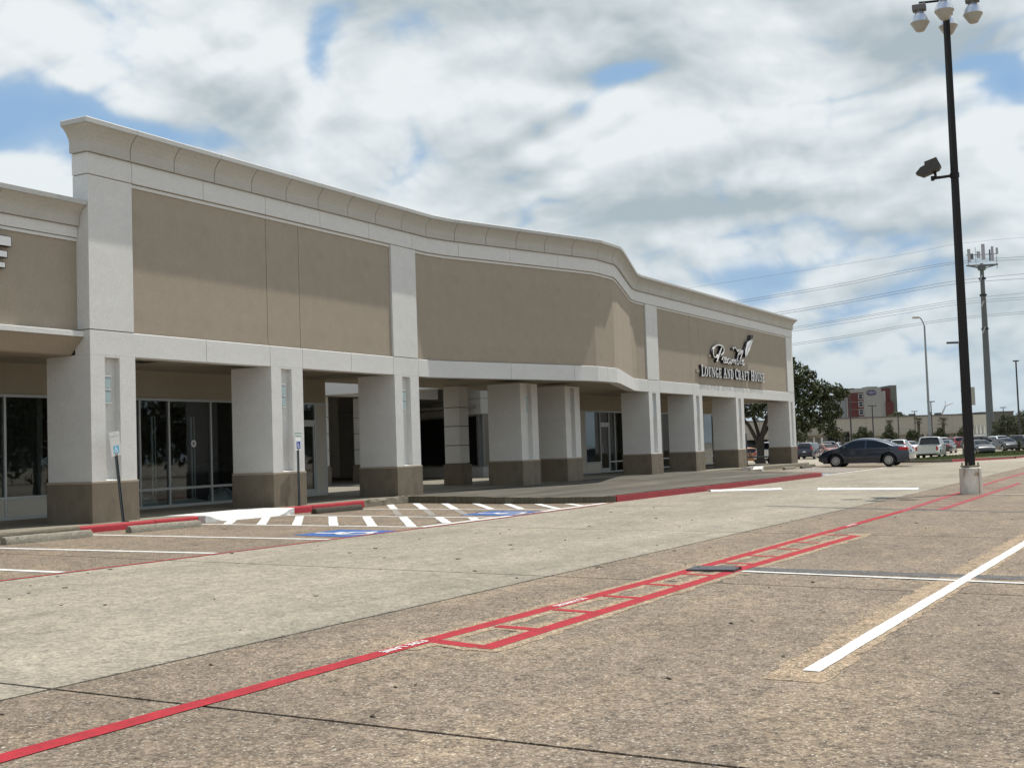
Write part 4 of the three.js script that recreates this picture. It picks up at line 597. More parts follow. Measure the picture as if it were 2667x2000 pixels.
// things seen through the shop glass
{
  const z = -23.6; const c = thing('shop_counter', 'dark blue counter inside the shop behind the big window', 'counter', [26.2, 0.012, -25]); part(c, 'body', rbox(3.2, 0.95, 0.7, 0.02, 0, 0.475, 0), std({ color: lin(0.03, 0.045, 0.09) })); part(c, 'top', rbox(3.4, 0.05, 0.85, 0.015, 0, 0.976, 0), M.black);
  const w = thing('partition', 'dark red partition wall inside the shop', 'partition', [27.5, 0.012, -29]); part(w, 'panel', box(4.6, 2.6, 0.12, -0.5, 1.3, 0), std({ color: lin(0.22, 0.02, 0.03) })); part(w, 'opening', box(1.2, 1.9, 0.05, -0.3, 0.95, 0.06), M.black);
  [[22.75, -22.45, 'left white pipe stand inside the shop window'], [24.2, -22.5, 'right white pipe stand inside the shop window']].forEach(([x, zz, l]) => { const t = thing('pipe_stand', l, 'stand', [x, 0.012, zz]); part(t, 'pole', merge([cyl(0.03, 0.03, 2.25, 10), cyl(0.018, 0.018, 2.25, 8, 0.09, 0, 0.02)]), M.signWhite); part(t, 'foot', cyl(0.2, 0.08, 0.05, 14), M.alu); });
  const d = thing('wood_door', 'ochre wooden door leaf leaning inside the shop window', 'door', [23.2, 0.012, -25.2]); part(d, 'leaf', rbox(0.9, 2.0, 0.05, 0.01, 0, 1.0, 0), std({ color: lin(0.36, 0.2, 0.045) })); part(d, 'handle', cyl(0.02, 0.02, 0.12, 8, 0.36, 0.95, 0.05), M.alu);
  const r = rng(17), heap = (x, zz, w, h, label) => { const g = new THREE.IcosahedronGeometry(1, 4), p = g.attributes.position, o = r() * 90; for (let i = 0; i < p.count; i++) { const vx = p.getX(i), vy = p.getY(i), vz = p.getZ(i), q = 0.6 + 0.75 * fbm(vx * 2.2 + o, vz * 2.2 + vy * 1.7 + o, 4); p.setXYZ(i, vx * w * q, Math.max(0, vy) * h * q, vz * 0.2 * q); } g.computeVertexNormals(); const m = solo('plastic_sheet', label, 'plastic sheet', g, std({ color: lin(0.7, 0.72, 0.72), roughness: 0.35 })); m.position.set(x, 0.013, zz); };
  heap(22.3, -22.25, 0.5, 0.3, 'crumpled white plastic sheet at the left foot of the shop window'); heap(23.5, -22.2, 1.0, 0.14, 'long low crumpled plastic sheet along the middle of the shop window'); heap(25.0, -22.25, 0.55, 0.36, 'largest crumpled plastic heap inside the right shop pane');
  const k = thing('window_sticker', 'round white sticker on the middle shop window pane', 'sticker', [23.45, 1.55, -21.722]); part(k, 'ring', new THREE.RingGeometry(0.045, 0.09, 24), M.signWhite); part(k, 'centre', new THREE.CircleGeometry(0.04, 20).translate(0, 0, 0.0005), std({ color: lin(0.3, 0.3, 0.3) }));
}
// ---------------------------------------------------------------- signs, lamp posts, tower, wires
const plateShape = (w, h, r) => { const s = new THREE.Shape(); s.moveTo(-w / 2 + r, 0); s.lineTo(w / 2 - r, 0); s.quadraticCurveTo(w / 2, 0, w / 2, r); s.lineTo(w / 2, h - r); s.quadraticCurveTo(w / 2, h, w / 2 - r, h); s.lineTo(-w / 2 + r, h); s.quadraticCurveTo(-w / 2, h, -w / 2, h - r); s.lineTo(-w / 2, r); s.quadraticCurveTo(-w / 2, 0, -w / 2 + r, 0); return s; };
function bayNotice(label, x, z, lean, faded) {
  const t = thing('parking_sign', label, 'sign', [x, walkY(x) - 0.02, z], 0); t.rotation.set(0, 0.12, lean);
  part(t, 'post', merge([box(0.05, 1.36, 0.012, 0, 0.68, -0.02), box(0.012, 1.36, 0.03, -0.022, 0.68, -0.008), box(0.012, 1.36, 0.03, 0.022, 0.68, -0.008)]), M.postGreen); part(t, 'foot_plate', box(0.16, 0.02, 0.12, 0, 0.015, 0), M.blackPole);
  const p = part(t, 'plate', new THREE.ExtrudeGeometry(plateShape(0.305, 0.46, 0.035), { depth: 0.003, bevelEnabled: false, curveSegments: 6 }).translate(0, 1.3, 0.0), faded ? std({ color: lin(0.62, 0.62, 0.6), roughness: 0.5 }) : M.signWhite), z1 = 0.0048;
  const b = faded ? M.signPale : M.signBlue; part(p, 'blue_panel', new THREE.PlaneGeometry(faded ? 0.16 : 0.17, faded ? 0.15 : 0.17).translate(0.01, 1.42, z1), b);
  part(p, 'figure', wheelchair(0.11).scale(0.125, 0.13, 0.2).translate(-0.012, 1.355, z1 + 0.0012), M.signWhite);
  const line = (s, size, y, m) => { const g = words(s, font.bold, size); const w = g.boundingBox.max.x - g.boundingBox.min.x; part(p, 'lettering', g.translate(-w / 2, y, z1), m); };
  if (!faded) { line('RESERVED', 0.04, 1.675, M.signGreen); line('PARKING', 0.04, 1.61, M.signGreen); part(p, 'border_line', merge([new THREE.PlaneGeometry(0.27, 0.006).translate(0, 1.742, z1), new THREE.PlaneGeometry(0.006, 0.42).translate(-0.138, 1.53, z1), new THREE.PlaneGeometry(0.006, 0.42).translate(0.138, 1.53, z1)]), M.signGreen); }
  else { line('RESERVED', 0.035, 1.66, std({ color: lin(0.5, 0.53, 0.53) })); part(p, 'border_line', merge([new THREE.PlaneGeometry(0.25, 0.005).translate(0, 1.6, z1), new THREE.PlaneGeometry(0.006, 0.4).translate(-0.14, 1.53, z1), new THREE.PlaneGeometry(0.006, 0.4).translate(0.14, 1.53, z1)]), std({ color: lin(0.5, 0.5, 0.48) })); }
  part(p, 'bolt', new THREE.CylinderGeometry(0.009, 0.009, 0.01, 8).rotateX(Math.PI / 2).translate(0, 1.735, 0.006), M.alu); part(p, 'bolt', new THREE.CylinderGeometry(0.009, 0.009, 0.01, 8).rotateX(Math.PI / 2).translate(0, 1.32, 0.006), M.alu);
}
bayNotice('leaning faded wheelchair parking sign on a thin post before the leftmost pillar', 17.27, -17.8, 0.14, true);
bayNotice('upright green and blue reserved parking sign before the second pillar', 22.77, -17.9, 0.0, false);
{ // big lamp post in the lot
  const bx = 34.5, bz = -4.82, y0 = ground(bx, bz) - 0.05, t = thing('lamp_post', 'tall black lamp post with four silver lamps on a round concrete base', 'lamp post', [bx, y0, bz], -1.49);
  const conc = std({ bumpMap: agK.bump, bumpScale: 0.003, color: lin(0.86, 0.83, 0.77), map: (() => { const c = texture(512, (u, v) => { const n = fbm(u * 8, v * 8, 5, 8), s = fbm(u * 40, v * 3, 4, 40), a = Math.abs(((u * 3 + 0.1) % 1) - 0.5 + (s - 0.5) * 0.06), rust = sstep(0.05, 0.0, a) * sstep(0.1, 0.75, v + (s - 0.5) * 0.6) * 0.8 + sstep(0.63, 0.8, fbm(u * 12 + 4, v * 9, 4, 12)) * 0.5; const q = 0.88 + (n - 0.5) * 0.35; return [lerp(q, 0.45, rust), lerp(q, 0.3, rust), lerp(q * 0.97, 0.18, rust)]; }, 1); return c; })() });
  part(t, 'concrete_base', new THREE.LatheGeometry([[0, 0], [0.285, 0], [0.287, 0.03], [0.278, 0.72], [0.262, 0.745], [0, 0.746]].map(([x, y]) => new THREE.Vector2(x, y)), 40), conc);
  const b = part(t, 'base_plate', merge([rbox(0.36, 0.05, 0.36, 0.01, 0, 0.775, 0), ...[[1, 1], [1, -1], [-1, 1], [-1, -1]].map(([i, j]) => cyl(0.02, 0.02, 0.1, 8, i * 0.145, 0.78, j * 0.145))]), std({ color: lin(0.2, 0.17, 0.12), roughness: 0.8 })); b.rotation.y = 0.6;
  const pole = new THREE.CylinderGeometry(0.085, 0.135, 12.65, 4, 1).rotateY(Math.PI / 4).translate(0, 0.8 + 6.325, 0); const pm = part(t, 'pole', toCreasedNormals(pole, 0.3), M.blackPole); pm.rotation.y = 0.6;
  const silver = std({ color: lin(0.72, 0.73, 0.74), metalness: 0.85, roughness: 0.32 }), lens = std({ color: lin(0.42, 0.40, 0.35), roughness: 0.3 }), gear = std({ color: lin(0.16, 0.15, 0.14), roughness: 0.6, metalness: 0.3 });
  const H = 13.46; [0, 1, 2, 3].forEach((k) => {
    const a = k * Math.PI / 2, d = 0.68, x = Math.cos(a) * d, z = Math.sin(a) * d, m = part(t, 'arm', bar([Math.cos(a) * 0.05, H - 0.1, Math.sin(a) * 0.05], [x, H - 0.06, z], 0.032, 10), M.blackPole);
    part(m, 'lamp_dome', new THREE.LatheGeometry([[0.09, 0.40], [0.115, 0.385], [0.165, 0.33], [0.205, 0.255], [0.23, 0.17], [0.245, 0.13], [0.25, 0.115]].map(([r, y]) => new THREE.Vector2(r, y)), 28).translate(x, H - 0.72, z), silver);
    part(m, 'lamp_lens', new THREE.LatheGeometry([[0.25, 0.115], [0.255, 0.1], [0.24, 0.08], [0.13, -0.1], [0.105, -0.125], [0, -0.135]].map(([r, y]) => new THREE.Vector2(r, y)), 28).translate(x, H - 0.72, z), lens);
    part(m, 'ballast_box', merge([rbox(0.36, 0.17, 0.26, 0.03, 0, 0, 0).rotateY(-a).translate(x, H - 0.20, z), cyl(0.1, 0.11, 0.1, 16, x, H - 0.36, z)]), gear);
  });
  // flood lamp half way up
  const A = part(t, 'arm', merge([bar([0, 8.57, 0], [-0.56, 8.55, 0], 0.04, 10), bar([-0.56, 8.49, 0], [-0.56, 8.61, 0], 0.05, 10), cyl(0.12, 0.12, 0.14, 4, 0, 8.5, 0)]), M.blackPole);
  const fl = new THREE.ExtrudeGeometry(new THREE.Shape([[-0.2, -0.12], [0.22, -0.16], [0.3, -0.1], [0.3, 0.13], [0.0, 0.17], [-0.03, 0.09], [-0.16, 0.09], [-0.32, 0.02]].map(([x, y]) => new THREE.Vector2(x, y))), { depth: 0.34, bevelEnabled: true, bevelSize: 0.015, bevelThickness: 0.015, bevelSegments: 2 }).translate(0, 0, -0.17);
  part(A, 'flood_lamp', fl.rotateZ(0.42).translate(-0.66, 8.83, 0), std({ color: lin(0.05, 0.045, 0.038), roughness: 0.6 })); part(A, 'bracket', merge([bar([-0.48, 8.57, 0], [-0.5, 8.78, 0], 0.035), bar([-0.5, 8.62, 0.06], [-0.56, 8.8, 0.08], 0.014), bar([-0.5, 8.62, -0.06], [-0.56, 8.8, -0.08], 0.014)]), M.blackPole);
}
const grey = std({ color: lin(0.26, 0.28, 0.29), roughness: 0.5, metalness: 0.4 }), darkPole = std({ color: lin(0.03, 0.028, 0.03), roughness: 0.5 });
function at(a, d, dy = 0) { const [x, z] = sv(a, d); return [x, ground(x, z) + dy, z]; }
{ // grey street light with bent arm
  const t = thing('street_light', 'slender grey street light with bent arm on the island', 'street light', at(36.6, 108.2), FAR_TURN), h = 11.75;
  part(t, 'pole', cyl(0.13, 0.075, h, 12), grey); part(t, 'arm', tube([[0, h - 0.1, 0], [-0.12, h + 0.3, 0], [-0.3, h + 0.62, 0], [-0.5, h + 0.78, 0]], 0.055), grey); part(t, 'lamp_head', rbox(0.6, 0.2, 0.3, 0.08, -0.72, h + 0.72, 0).rotateZ(0), std({ color: lin(0.45, 0.44, 0.4) })); part(t, 'base_plate', box(0.4, 0.06, 0.4, 0, 0.03, 0), grey);
}
function lotLight(label, a, d, top, o = {}) {
  const t = thing('lot_light', label, 'lamp post', at(a, d), FAR_TURN), y = t.position.y, h = top - y, b = o.base || 0; if (b) part(t, 'concrete_base', cyl(0.21, 0.2, b, 18), std({ color: lin(0.16, 0.15, 0.12), map: stuccoT }));
  part(t, 'pole', cyl(o.r || 0.09, (o.r || 0.09) * 0.8, h - b, 10, 0, b, 0), darkPole); const w = o.w || 0.75; part(t, 'lamp_head', merge([rbox(w, 0.16, 0.3, 0.04, -w * 0.62, h + 0.02, 0), rbox(w, 0.16, 0.3, 0.04, w * 0.62, h + 0.02, 0), box(w * 0.6, 0.06, 0.06, 0, h - 0.02, 0)].slice(0, o.one ? 1 : 3)), darkPole); return t;
}
{ const t = lotLight('black lot light on a dark round base just left of the big lamp post', 35.88, 98.0, 8.45, { base: 0.85, one: true, w: 0.9 }); const p = thing('panel_sign', 'back of a beige sign panel hung on the black lot light', 'sign', [t.position.x, 0, t.position.z], FAR_TURN); part(p, 'panel', rbox(0.95, 1.45, 0.05, 0.02, 0.5, 4.15, 0.12), std({ color: lin(0.36, 0.35, 0.31) })); part(p, 'brace', merge([box(0.95, 0.05, 0.04, 0.5, 4.6, 0.07), box(0.95, 0.05, 0.04, 0.5, 3.7, 0.07), box(0.2, 0.08, 0.2, 0.02, 4.6, 0.02), box(0.2, 0.08, 0.2, 0.02, 3.7, 0.02)]), darkPole); }
lotLight('tall thin black pole close to the right edge of the picture', 61.7, 150, 9.85, { w: 0.3, r: 0.11 });
[[84.9, 260, 6.3, 'small lot light standing behind the long beige store roof'], [68.05, 200, 6.6, 'black lot light right of the grey street light, before the beige store'], [103.7, 260, 6.5, 'small lot light before the dark roof right of the cell tower'], [49.7, 170, 5.5, 'black lot light in front of the hotel oval sign'], [59.45, 190, 4.8, 'thin black lot light left of the grey street light'], [41.15, 150, 7.1, 'weathered pole at the right side of the oak crown']].forEach(([a, d, h, l]) => lotLight(l, a, d, h, { w: 0.55, r: 0.1 }));
{ // cell tower
  const t = thing('cell_tower', 'grey cell tower with a crown of white antenna panels', 'tower', at(91.1, 235), FAR_TURN), y = t.position.y, m = std({ color: lin(0.10, 0.112, 0.115), roughness: 0.7 }), an = std({ color: lin(0.34, 0.34, 0.36), roughness: 0.5 }), H = 34.6;
  [[0, 0.72, 0.56, 22], [22, 0.55, 0.47, 6.5], [28.5, 0.44, 0.4, 3.2], [31.7, 0.38, 0.34, 3]].forEach(([b, r0, r1, h]) => { part(t, 'mast_section', cyl(r0, r1, h, 14, 0, b, 0), m); }); [22, 28.5, 31.7].forEach((b) => part(t, 'flange', cyl(0.68, 0.68, 0.35, 14, 0, b - 0.1, 0), M.black));
  part(t, 'platform', merge([bar([-3, H - 0.3, 0.4], [3, H - 0.2, 0.4], 0.14), bar([-3, H - 0.3, 0.4], [0, H - 0.2, -2.6], 0.14), bar([3, H - 0.2, 0.4], [0, H - 0.2, -2.6], 0.14), bar([-3, H + 1.7, 0.5], [3, H + 1.8, 0.5], 0.07), bar([0, H - 1, 0], [-2.6, H - 0.3, 0.4], 0.1), bar([0, H - 1, 0], [2.6, H - 0.3, 0.4], 0.1), cyl(0.7, 0.8, 0.8, 12, 0, H - 1.2, 0)]), m);
  [[-2.5, 0.6, 0.42, 2.6, 0], [-1.95, 0.5, 0.5, 1.1, 0.6], [-0.7, 0.5, 0.6, 1.3, 0.8], [0.2, 0.6, 0.62, 3.1, 0.4], [1.5, 0.5, 0.25, 2.2, 0.2], [2.0, 0.5, 0.42, 2.8, 0.2], [2.85, 0.6, 0.4, 1.2, 1.5]].forEach(([x, z, w, h, b], i) => part(t, 'antenna', rbox(w, h, 0.3, 0.06, x, H + 0.3 + b + h / 2, z), i % 3 === 1 ? m : an));
  [[[-1.2, H, 0.4], [-1.2, H + 3.2, 0.4], 0.04], [[2.8, H - 1, 0.4], [2.8, H + 1.5, 0.4], 0.05], [[-2.7, H - 0.3, 0.4], [-2.7, H + 2.9, 0.4], 0.06]].forEach((q) => part(t, 'whip_antenna', bar(...q), m)); [31.2, 26.2, 21.2].forEach((b) => part(t, 'cable_loop', bar([-0.6, b, 0.3], [-0.15, b + 1.2, 0.55], 0.16), an));
}
{ const t = thing('crane', 'distant pale crane boom rising over the beige store roof', 'crane', at(158, 500), FAR_TURN), y = t.position.y, m = std({ color: lin(0.5, 0.5, 0.5) }), Y = (v) => v - y; part(t, 'mast', bar([14.0, 0, 0], [15.6, Y(8), 0], 0.5), m); part(t, 'lower_boom', bar([15.6, Y(8), 0], [18.0, Y(12.9), 0], 0.42, 8, 0.3), m); part(t, 'upper_boom', bar([18.0, Y(12.9), 0], [21.2, Y(14.0), 0], 0.24, 8, 0.16), m); part(t, 'jib', bar([18.0, Y(12.9), 0], [18.0, Y(14.9), 0], 0.12), m); }
{ // wires across the sky
  const wire = std({ color: lin(0.12, 0.13, 0.14), roughness: 0.7 });
  const run = (label, lines, r) => { const t = thing('power_line', label, 'power line'); lines.forEach((L) => { const P = L.map(([a, y, d]) => { const [x, z] = sv(a, d || 328); return [x, y, z]; }); part(t, 'cable', tube(P, r, 60, 5), wire); }); };
  const ext = (L) => { const [a, b] = [L[0], L[1]], [c, d] = [L[L.length - 1], L[L.length - 2]], s = (a[1] - b[1]) / (a[0] - b[0]), e = (c[1] - d[1]) / (c[0] - d[0]); return [[a[0] - 45, a[1] - s * 45 * 0.9], ...L, [c[0] + 60, c[1] + e * 60 * 0.6]]; };
  run('single highest wire across the sky above the others', [ext([[50.8, 43.05], [108.3, 50.15], [120.1, 52.1], [139.1, 53.4]])], 0.03);
  run('topmost pair of cables crossing just below the antenna crown', [ext([[62.2, 38.94], [90.7, 42.8], [106, 45.54], [120.4, 47.42], [139, 48.2]]), ext([[62.2, 38.4], [90.7, 42.2], [106, 44.9], [120.4, 46.9], [139, 47.5]])], 0.05);
  run('second pair of cables crossing the middle of the cell tower mast', [ext([[72.9, 35.5], [90.5, 37.9], [106, 40.3], [120.6, 42.3], [139, 43.6]]), ext([[72.9, 34.9], [90.5, 37.3], [106, 39.6], [120.6, 41.5], [139, 42.3]])], 0.055);
  run('third group of three cables crossing the tower below its middle', [ext([[75.9, 31.3], [90.3, 33.1], [105.9, 35.2], [120.7, 37.1], [138.6, 38.4]]), ext([[75.9, 30.8], [90.3, 32.7], [105.8, 34.7], [120.6, 36.5], [138.6, 37.3]]), ext([[75.9, 30.2], [90.3, 32.0], [105.8, 34.0], [120.6, 35.9], [138.6, 36.7]])], 0.045);
  run('lowest pair of cables passing just above the grey street light', [ext([[76.1, 26.95], [90.2, 28.6], [105.7, 30.8], [120.7, 32.4], [138.5, 33.4]]), ext([[76.1, 26.5], [90.2, 28.1], [105.7, 30.3], [120.7, 31.9], [138.5, 32.9]])], 0.045);
}
// ---------------------------------------------------------------- vehicles (front along +x of their own frame)
const paint = (r, g, b) => new THREE.MeshPhysicalMaterial({ color: lin(r, g, b), roughness: 0.35, metalness: 0.25, clearcoat: 1, clearcoatRoughness: 0.06 });
M.tyre = std({ color: lin(0.016, 0.016, 0.017), roughness: 0.9 }); M.rim = std({ color: lin(0.48, 0.49, 0.5), metalness: 0.75, roughness: 0.35 }); M.trim = std({ color: lin(0.014, 0.014, 0.016), roughness: 0.6 });
M.carGlass = new THREE.MeshPhysicalMaterial({ color: lin(0.006, 0.008, 0.010), roughness: 0.06 }); M.tail = new THREE.MeshPhysicalMaterial({ color: lin(0.45, 0.012, 0.02), roughness: 0.15, clearcoat: 1 }); M.head = new THREE.MeshPhysicalMaterial({ color: lin(0.7, 0.72, 0.74), roughness: 0.12, metalness: 0.3, clearcoat: 1 }); M.plate = std({ color: lin(0.6, 0.64, 0.64), roughness: 0.5 }); M.chrome = std({ color: lin(0.7, 0.7, 0.7), metalness: 0.9, roughness: 0.2 });
const TYPES = {
  sedan: { L: 4.63, W: 1.78, H: 1.45, belt: 0.93, roofW: 0.68, clear: 0.2, R: 0.325, wheels: [1.0, 3.7], top: [[0, 0.72], [0.06, 0.98], [0.5, 1.06], [0.75, 1.075], [1.15, 1.24], [1.6, 1.385], [2.05, 1.45], [2.5, 1.45], [2.85, 1.385], [3.25, 1.2], [3.68, 0.99], [4.1, 0.91], [4.42, 0.78], [4.58, 0.62], [4.63, 0.45]], side: [[0.98, 2.1], [2.18, 3.45]], shield: [2.82, 3.6], rear: [0.78, 1.62] },
  suv: { L: 4.6, W: 1.84, H: 1.69, belt: 1.04, roofW: 0.76, clear: 0.24, R: 0.35, wheels: [0.95, 3.6], top: [[0, 0.75], [0.05, 1.05], [0.12, 1.2], [0.42, 1.6], [0.6, 1.655], [1.4, 1.69], [2.4, 1.68], [2.75, 1.6], [3.15, 1.36], [3.5, 1.14], [4.1, 1.05], [4.45, 0.9], [4.57, 0.7], [4.6, 0.5]], side: [[0.5, 1.35], [1.42, 2.3], [2.36, 3.25]], shield: [2.66, 3.45], rear: [0.1, 0.42] },
  pickup: { L: 5.8, W: 2.0, H: 1.9, belt: 1.16, roofW: 0.8, clear: 0.34, R: 0.39, wheels: [1.15, 4.75], top: [[0, 0.8], [0.03, 1.08], [0.06, 1.14], [1.9, 1.16], [1.96, 1.2], [2.12, 1.8], [2.3, 1.88], [3.0, 1.9], [3.5, 1.87], [3.75, 1.78], [4.3, 1.3], [4.5, 1.2], [5.4, 1.12], [5.7, 1.0], [5.8, 0.7]], side: [[2.25, 2.85], [2.93, 4.0]], shield: [3.66, 4.3], rear: [1.97, 2.16] },
};
function interp(T, x) { for (let i = 1; i < T.length; i++) if (x <= T[i][0]) { const [x0, y0] = T[i - 1], [x1, y1] = T[i], t = (x - x0) / (x1 - x0), p = T[Math.max(0, i - 2)], q = T[Math.min(T.length - 1, i + 1)], m0 = (y1 - p[1]) / (x1 - p[0] || 1) * (x1 - x0), m1 = (q[1] - y0) / (q[0] - x0 || 1) * (x1 - x0), l = lerp(y0, y1, t), t2 = t * t, t3 = t2 * t, h = y0 * (2 * t3 - 3 * t2 + 1) + m0 * (t3 - 2 * t2 + t) + y1 * (3 * t2 - 2 * t3) + m1 * (t3 - t2); return lerp(l, h, 0.55); } return T[T.length - 1][1]; }
const geoCache = {};
function carGeo(kind) {
  if (geoCache[kind]) return geoCache[kind];
  const s = TYPES[kind], half = (x, y) => { const e = Math.abs(2 * x / s.L - 1), pl = 1 - 0.05 * e * e - 0.11 * Math.pow(e, 7); let f = y < 0.55 ? 0.945 + 0.055 * sstep(0.1, 0.55, y) : 1 - 0.02 * sstep(0.6, s.belt, y); if (y > s.belt) f = 0.98 - (0.98 - s.roofW) * Math.pow((y - s.belt) / (s.H - s.belt), 1.08); return s.W / 2 * pl * f; };
  const topY = (x) => interp(s.top, x), bot = (x) => { const e = Math.abs(2 * x / s.L - 1); return s.clear + 0.16 * Math.pow(e, 10); };
  const edge = (x, y) => { const T = topY(x), r = 0.075, h = half(x, y); if (y <= T - r) return h; const q = (y - (T - r)) / r; return h - r * (1 - Math.sqrt(Math.max(0, 1 - q * q))); };
  const NX = 110, NS = 22, NT = 6, ring = [], pos = [], idx = [];
  for (let i = 0; i <= NX; i++) {
    const x = s.L * i / NX, T = topY(x), B = bot(x), row = [[B, 0]];
    for (let k = 0; k <= NS; k++) { const t = k / NS, y = lerp(B, T, t < 0.8 ? t / 0.8 * 0.86 : 0.86 + (t - 0.8) / 0.2 * 0.14); let z = edge(x, y); for (const wx of s.wheels) { const d = Math.hypot(x - wx, y - s.R); if (d < s.R + 0.075 && y < s.R * 2.3) z = Math.min(z, s.W / 2 - 0.3); else if (d < s.R + 0.12) z += 0.012; } row.push([y, z]); }
    const ze = row[row.length - 1][1]; for (let k = 1; k <= NT; k++) { const z = ze * (1 - k / NT); row.push([T + 0.03 * (1 - (z / ze) * (z / ze)), z]); }
    const full = [...row.map(([y, z]) => [y, z]), ...row.slice(1, -1).reverse().map(([y, z]) => [y, -z])]; ring.push(full.length); full.forEach(([y, z]) => pos.push(x, y, z));
  }
  const n = ring[0]; for (let i = 0; i < NX; i++) for (let k = 0; k < n; k++) { const a = i * n + k, a1 = i * n + (k + 1) % n; idx.push(a, a + n, a1, a1, a + n, a1 + n); }
  for (const e of [0, NX]) { const c = pos.length / 3; let y = 0; for (let k = 0; k < n; k++) y += pos[(e * n + k) * 3 + 1] / n; pos.push(e ? s.L + 0.02 : -0.02, y, 0); for (let k = 0; k < n; k++) { const a = e * n + k, b = e * n + (k + 1) % n; e ? idx.push(a, c, b) : idx.push(a, b, c); } }
  const body = toCreasedNormals(meshGeo(pos, idx), 0.7);
  const side = s.side.map(([a, b]) => [1, -1].map((sg) => { const P = [], I = [], nx = 12, ny = 4; for (let i = 0; i <= nx; i++) for (let j = 0; j <= ny; j++) { const x = lerp(a, b, i / nx), y0 = s.belt + 0.035, y1 = Math.max(y0 + 0.01, Math.min(topY(x) - 0.085, s.H - 0.1)), y = lerp(y0, y1, j / ny); P.push(x, y, sg * (half(x, y) + 0.007)); } for (let i = 0; i < nx; i++) for (let j = 0; j < ny; j++) { const q = i * (ny + 1) + j, r = q + ny + 1; sg > 0 ? I.push(q, r, q + 1, q + 1, r, r + 1) : I.push(q, q + 1, r, r, q + 1, r + 1); } return meshGeo(P, I); }));
  const pane = (a, b) => { const P = [], I = [], nx = 10, nz = 8; for (let i = 0; i <= nx; i++) for (let j = 0; j <= nz; j++) { const x = lerp(a, b, i / nx), T = topY(x), ze = edge(x, T), z = lerp(-1, 1, j / nz) * (half(x, T) - 0.075) * 0.97, d = (topY(x + 0.02) - topY(x - 0.02)) / 0.04, l = Math.hypot(1, d); P.push(x - d / l * 0.012, T + 0.03 * (1 - Math.min(1, (z / ze) * (z / ze))) + 0.012 / l, z); } for (let i = 0; i < nx; i++) for (let j = 0; j < nz; j++) { const q = i * (nz + 1) + j, r = q + nz + 1; I.push(q, q + 1, r, r, q + 1, r + 1); } return meshGeo(P, I); };
  const tyre = new THREE.LatheGeometry([[s.R * 0.64, -0.1], [s.R * 0.93, -0.11], [s.R, -0.075], [s.R, 0.075], [s.R * 0.93, 0.11], [s.R * 0.64, 0.1]].map(([r, y]) => new THREE.Vector2(r, y)), 30).rotateX(Math.PI / 2);
  const sp = []; const N = kind === 'sedan' ? 9 : 6; for (let k = 0; k < N; k++) { const a = k * 2 * Math.PI / N; sp.push(new THREE.ExtrudeGeometry(new THREE.Shape([[0.04, -0.02], [s.R * 0.62, -0.05], [s.R * 0.64, 0.02], [0.05, 0.03]].map(([u, v]) => new THREE.Vector2(u, v))), { depth: 0.02, bevelEnabled: false }).rotateZ(a)); }
  const rim = merge([...sp, new THREE.CylinderGeometry(0.06, 0.06, 0.04, 14).rotateX(Math.PI / 2).translate(0, 0, 0.01), new THREE.TorusGeometry(s.R * 0.62, 0.022, 6, 28)]), back = new THREE.CircleGeometry(s.R * 0.66, 24);
  return (geoCache[kind] = { s, body, side, shield: pane(...s.shield), rear: pane(...s.rear), tyre, rim, back, half, topY, edge });
}
const bump = (w, h, d, x, y, z, r = 0.02) => rbox(w, h, d, r, x, y, z);
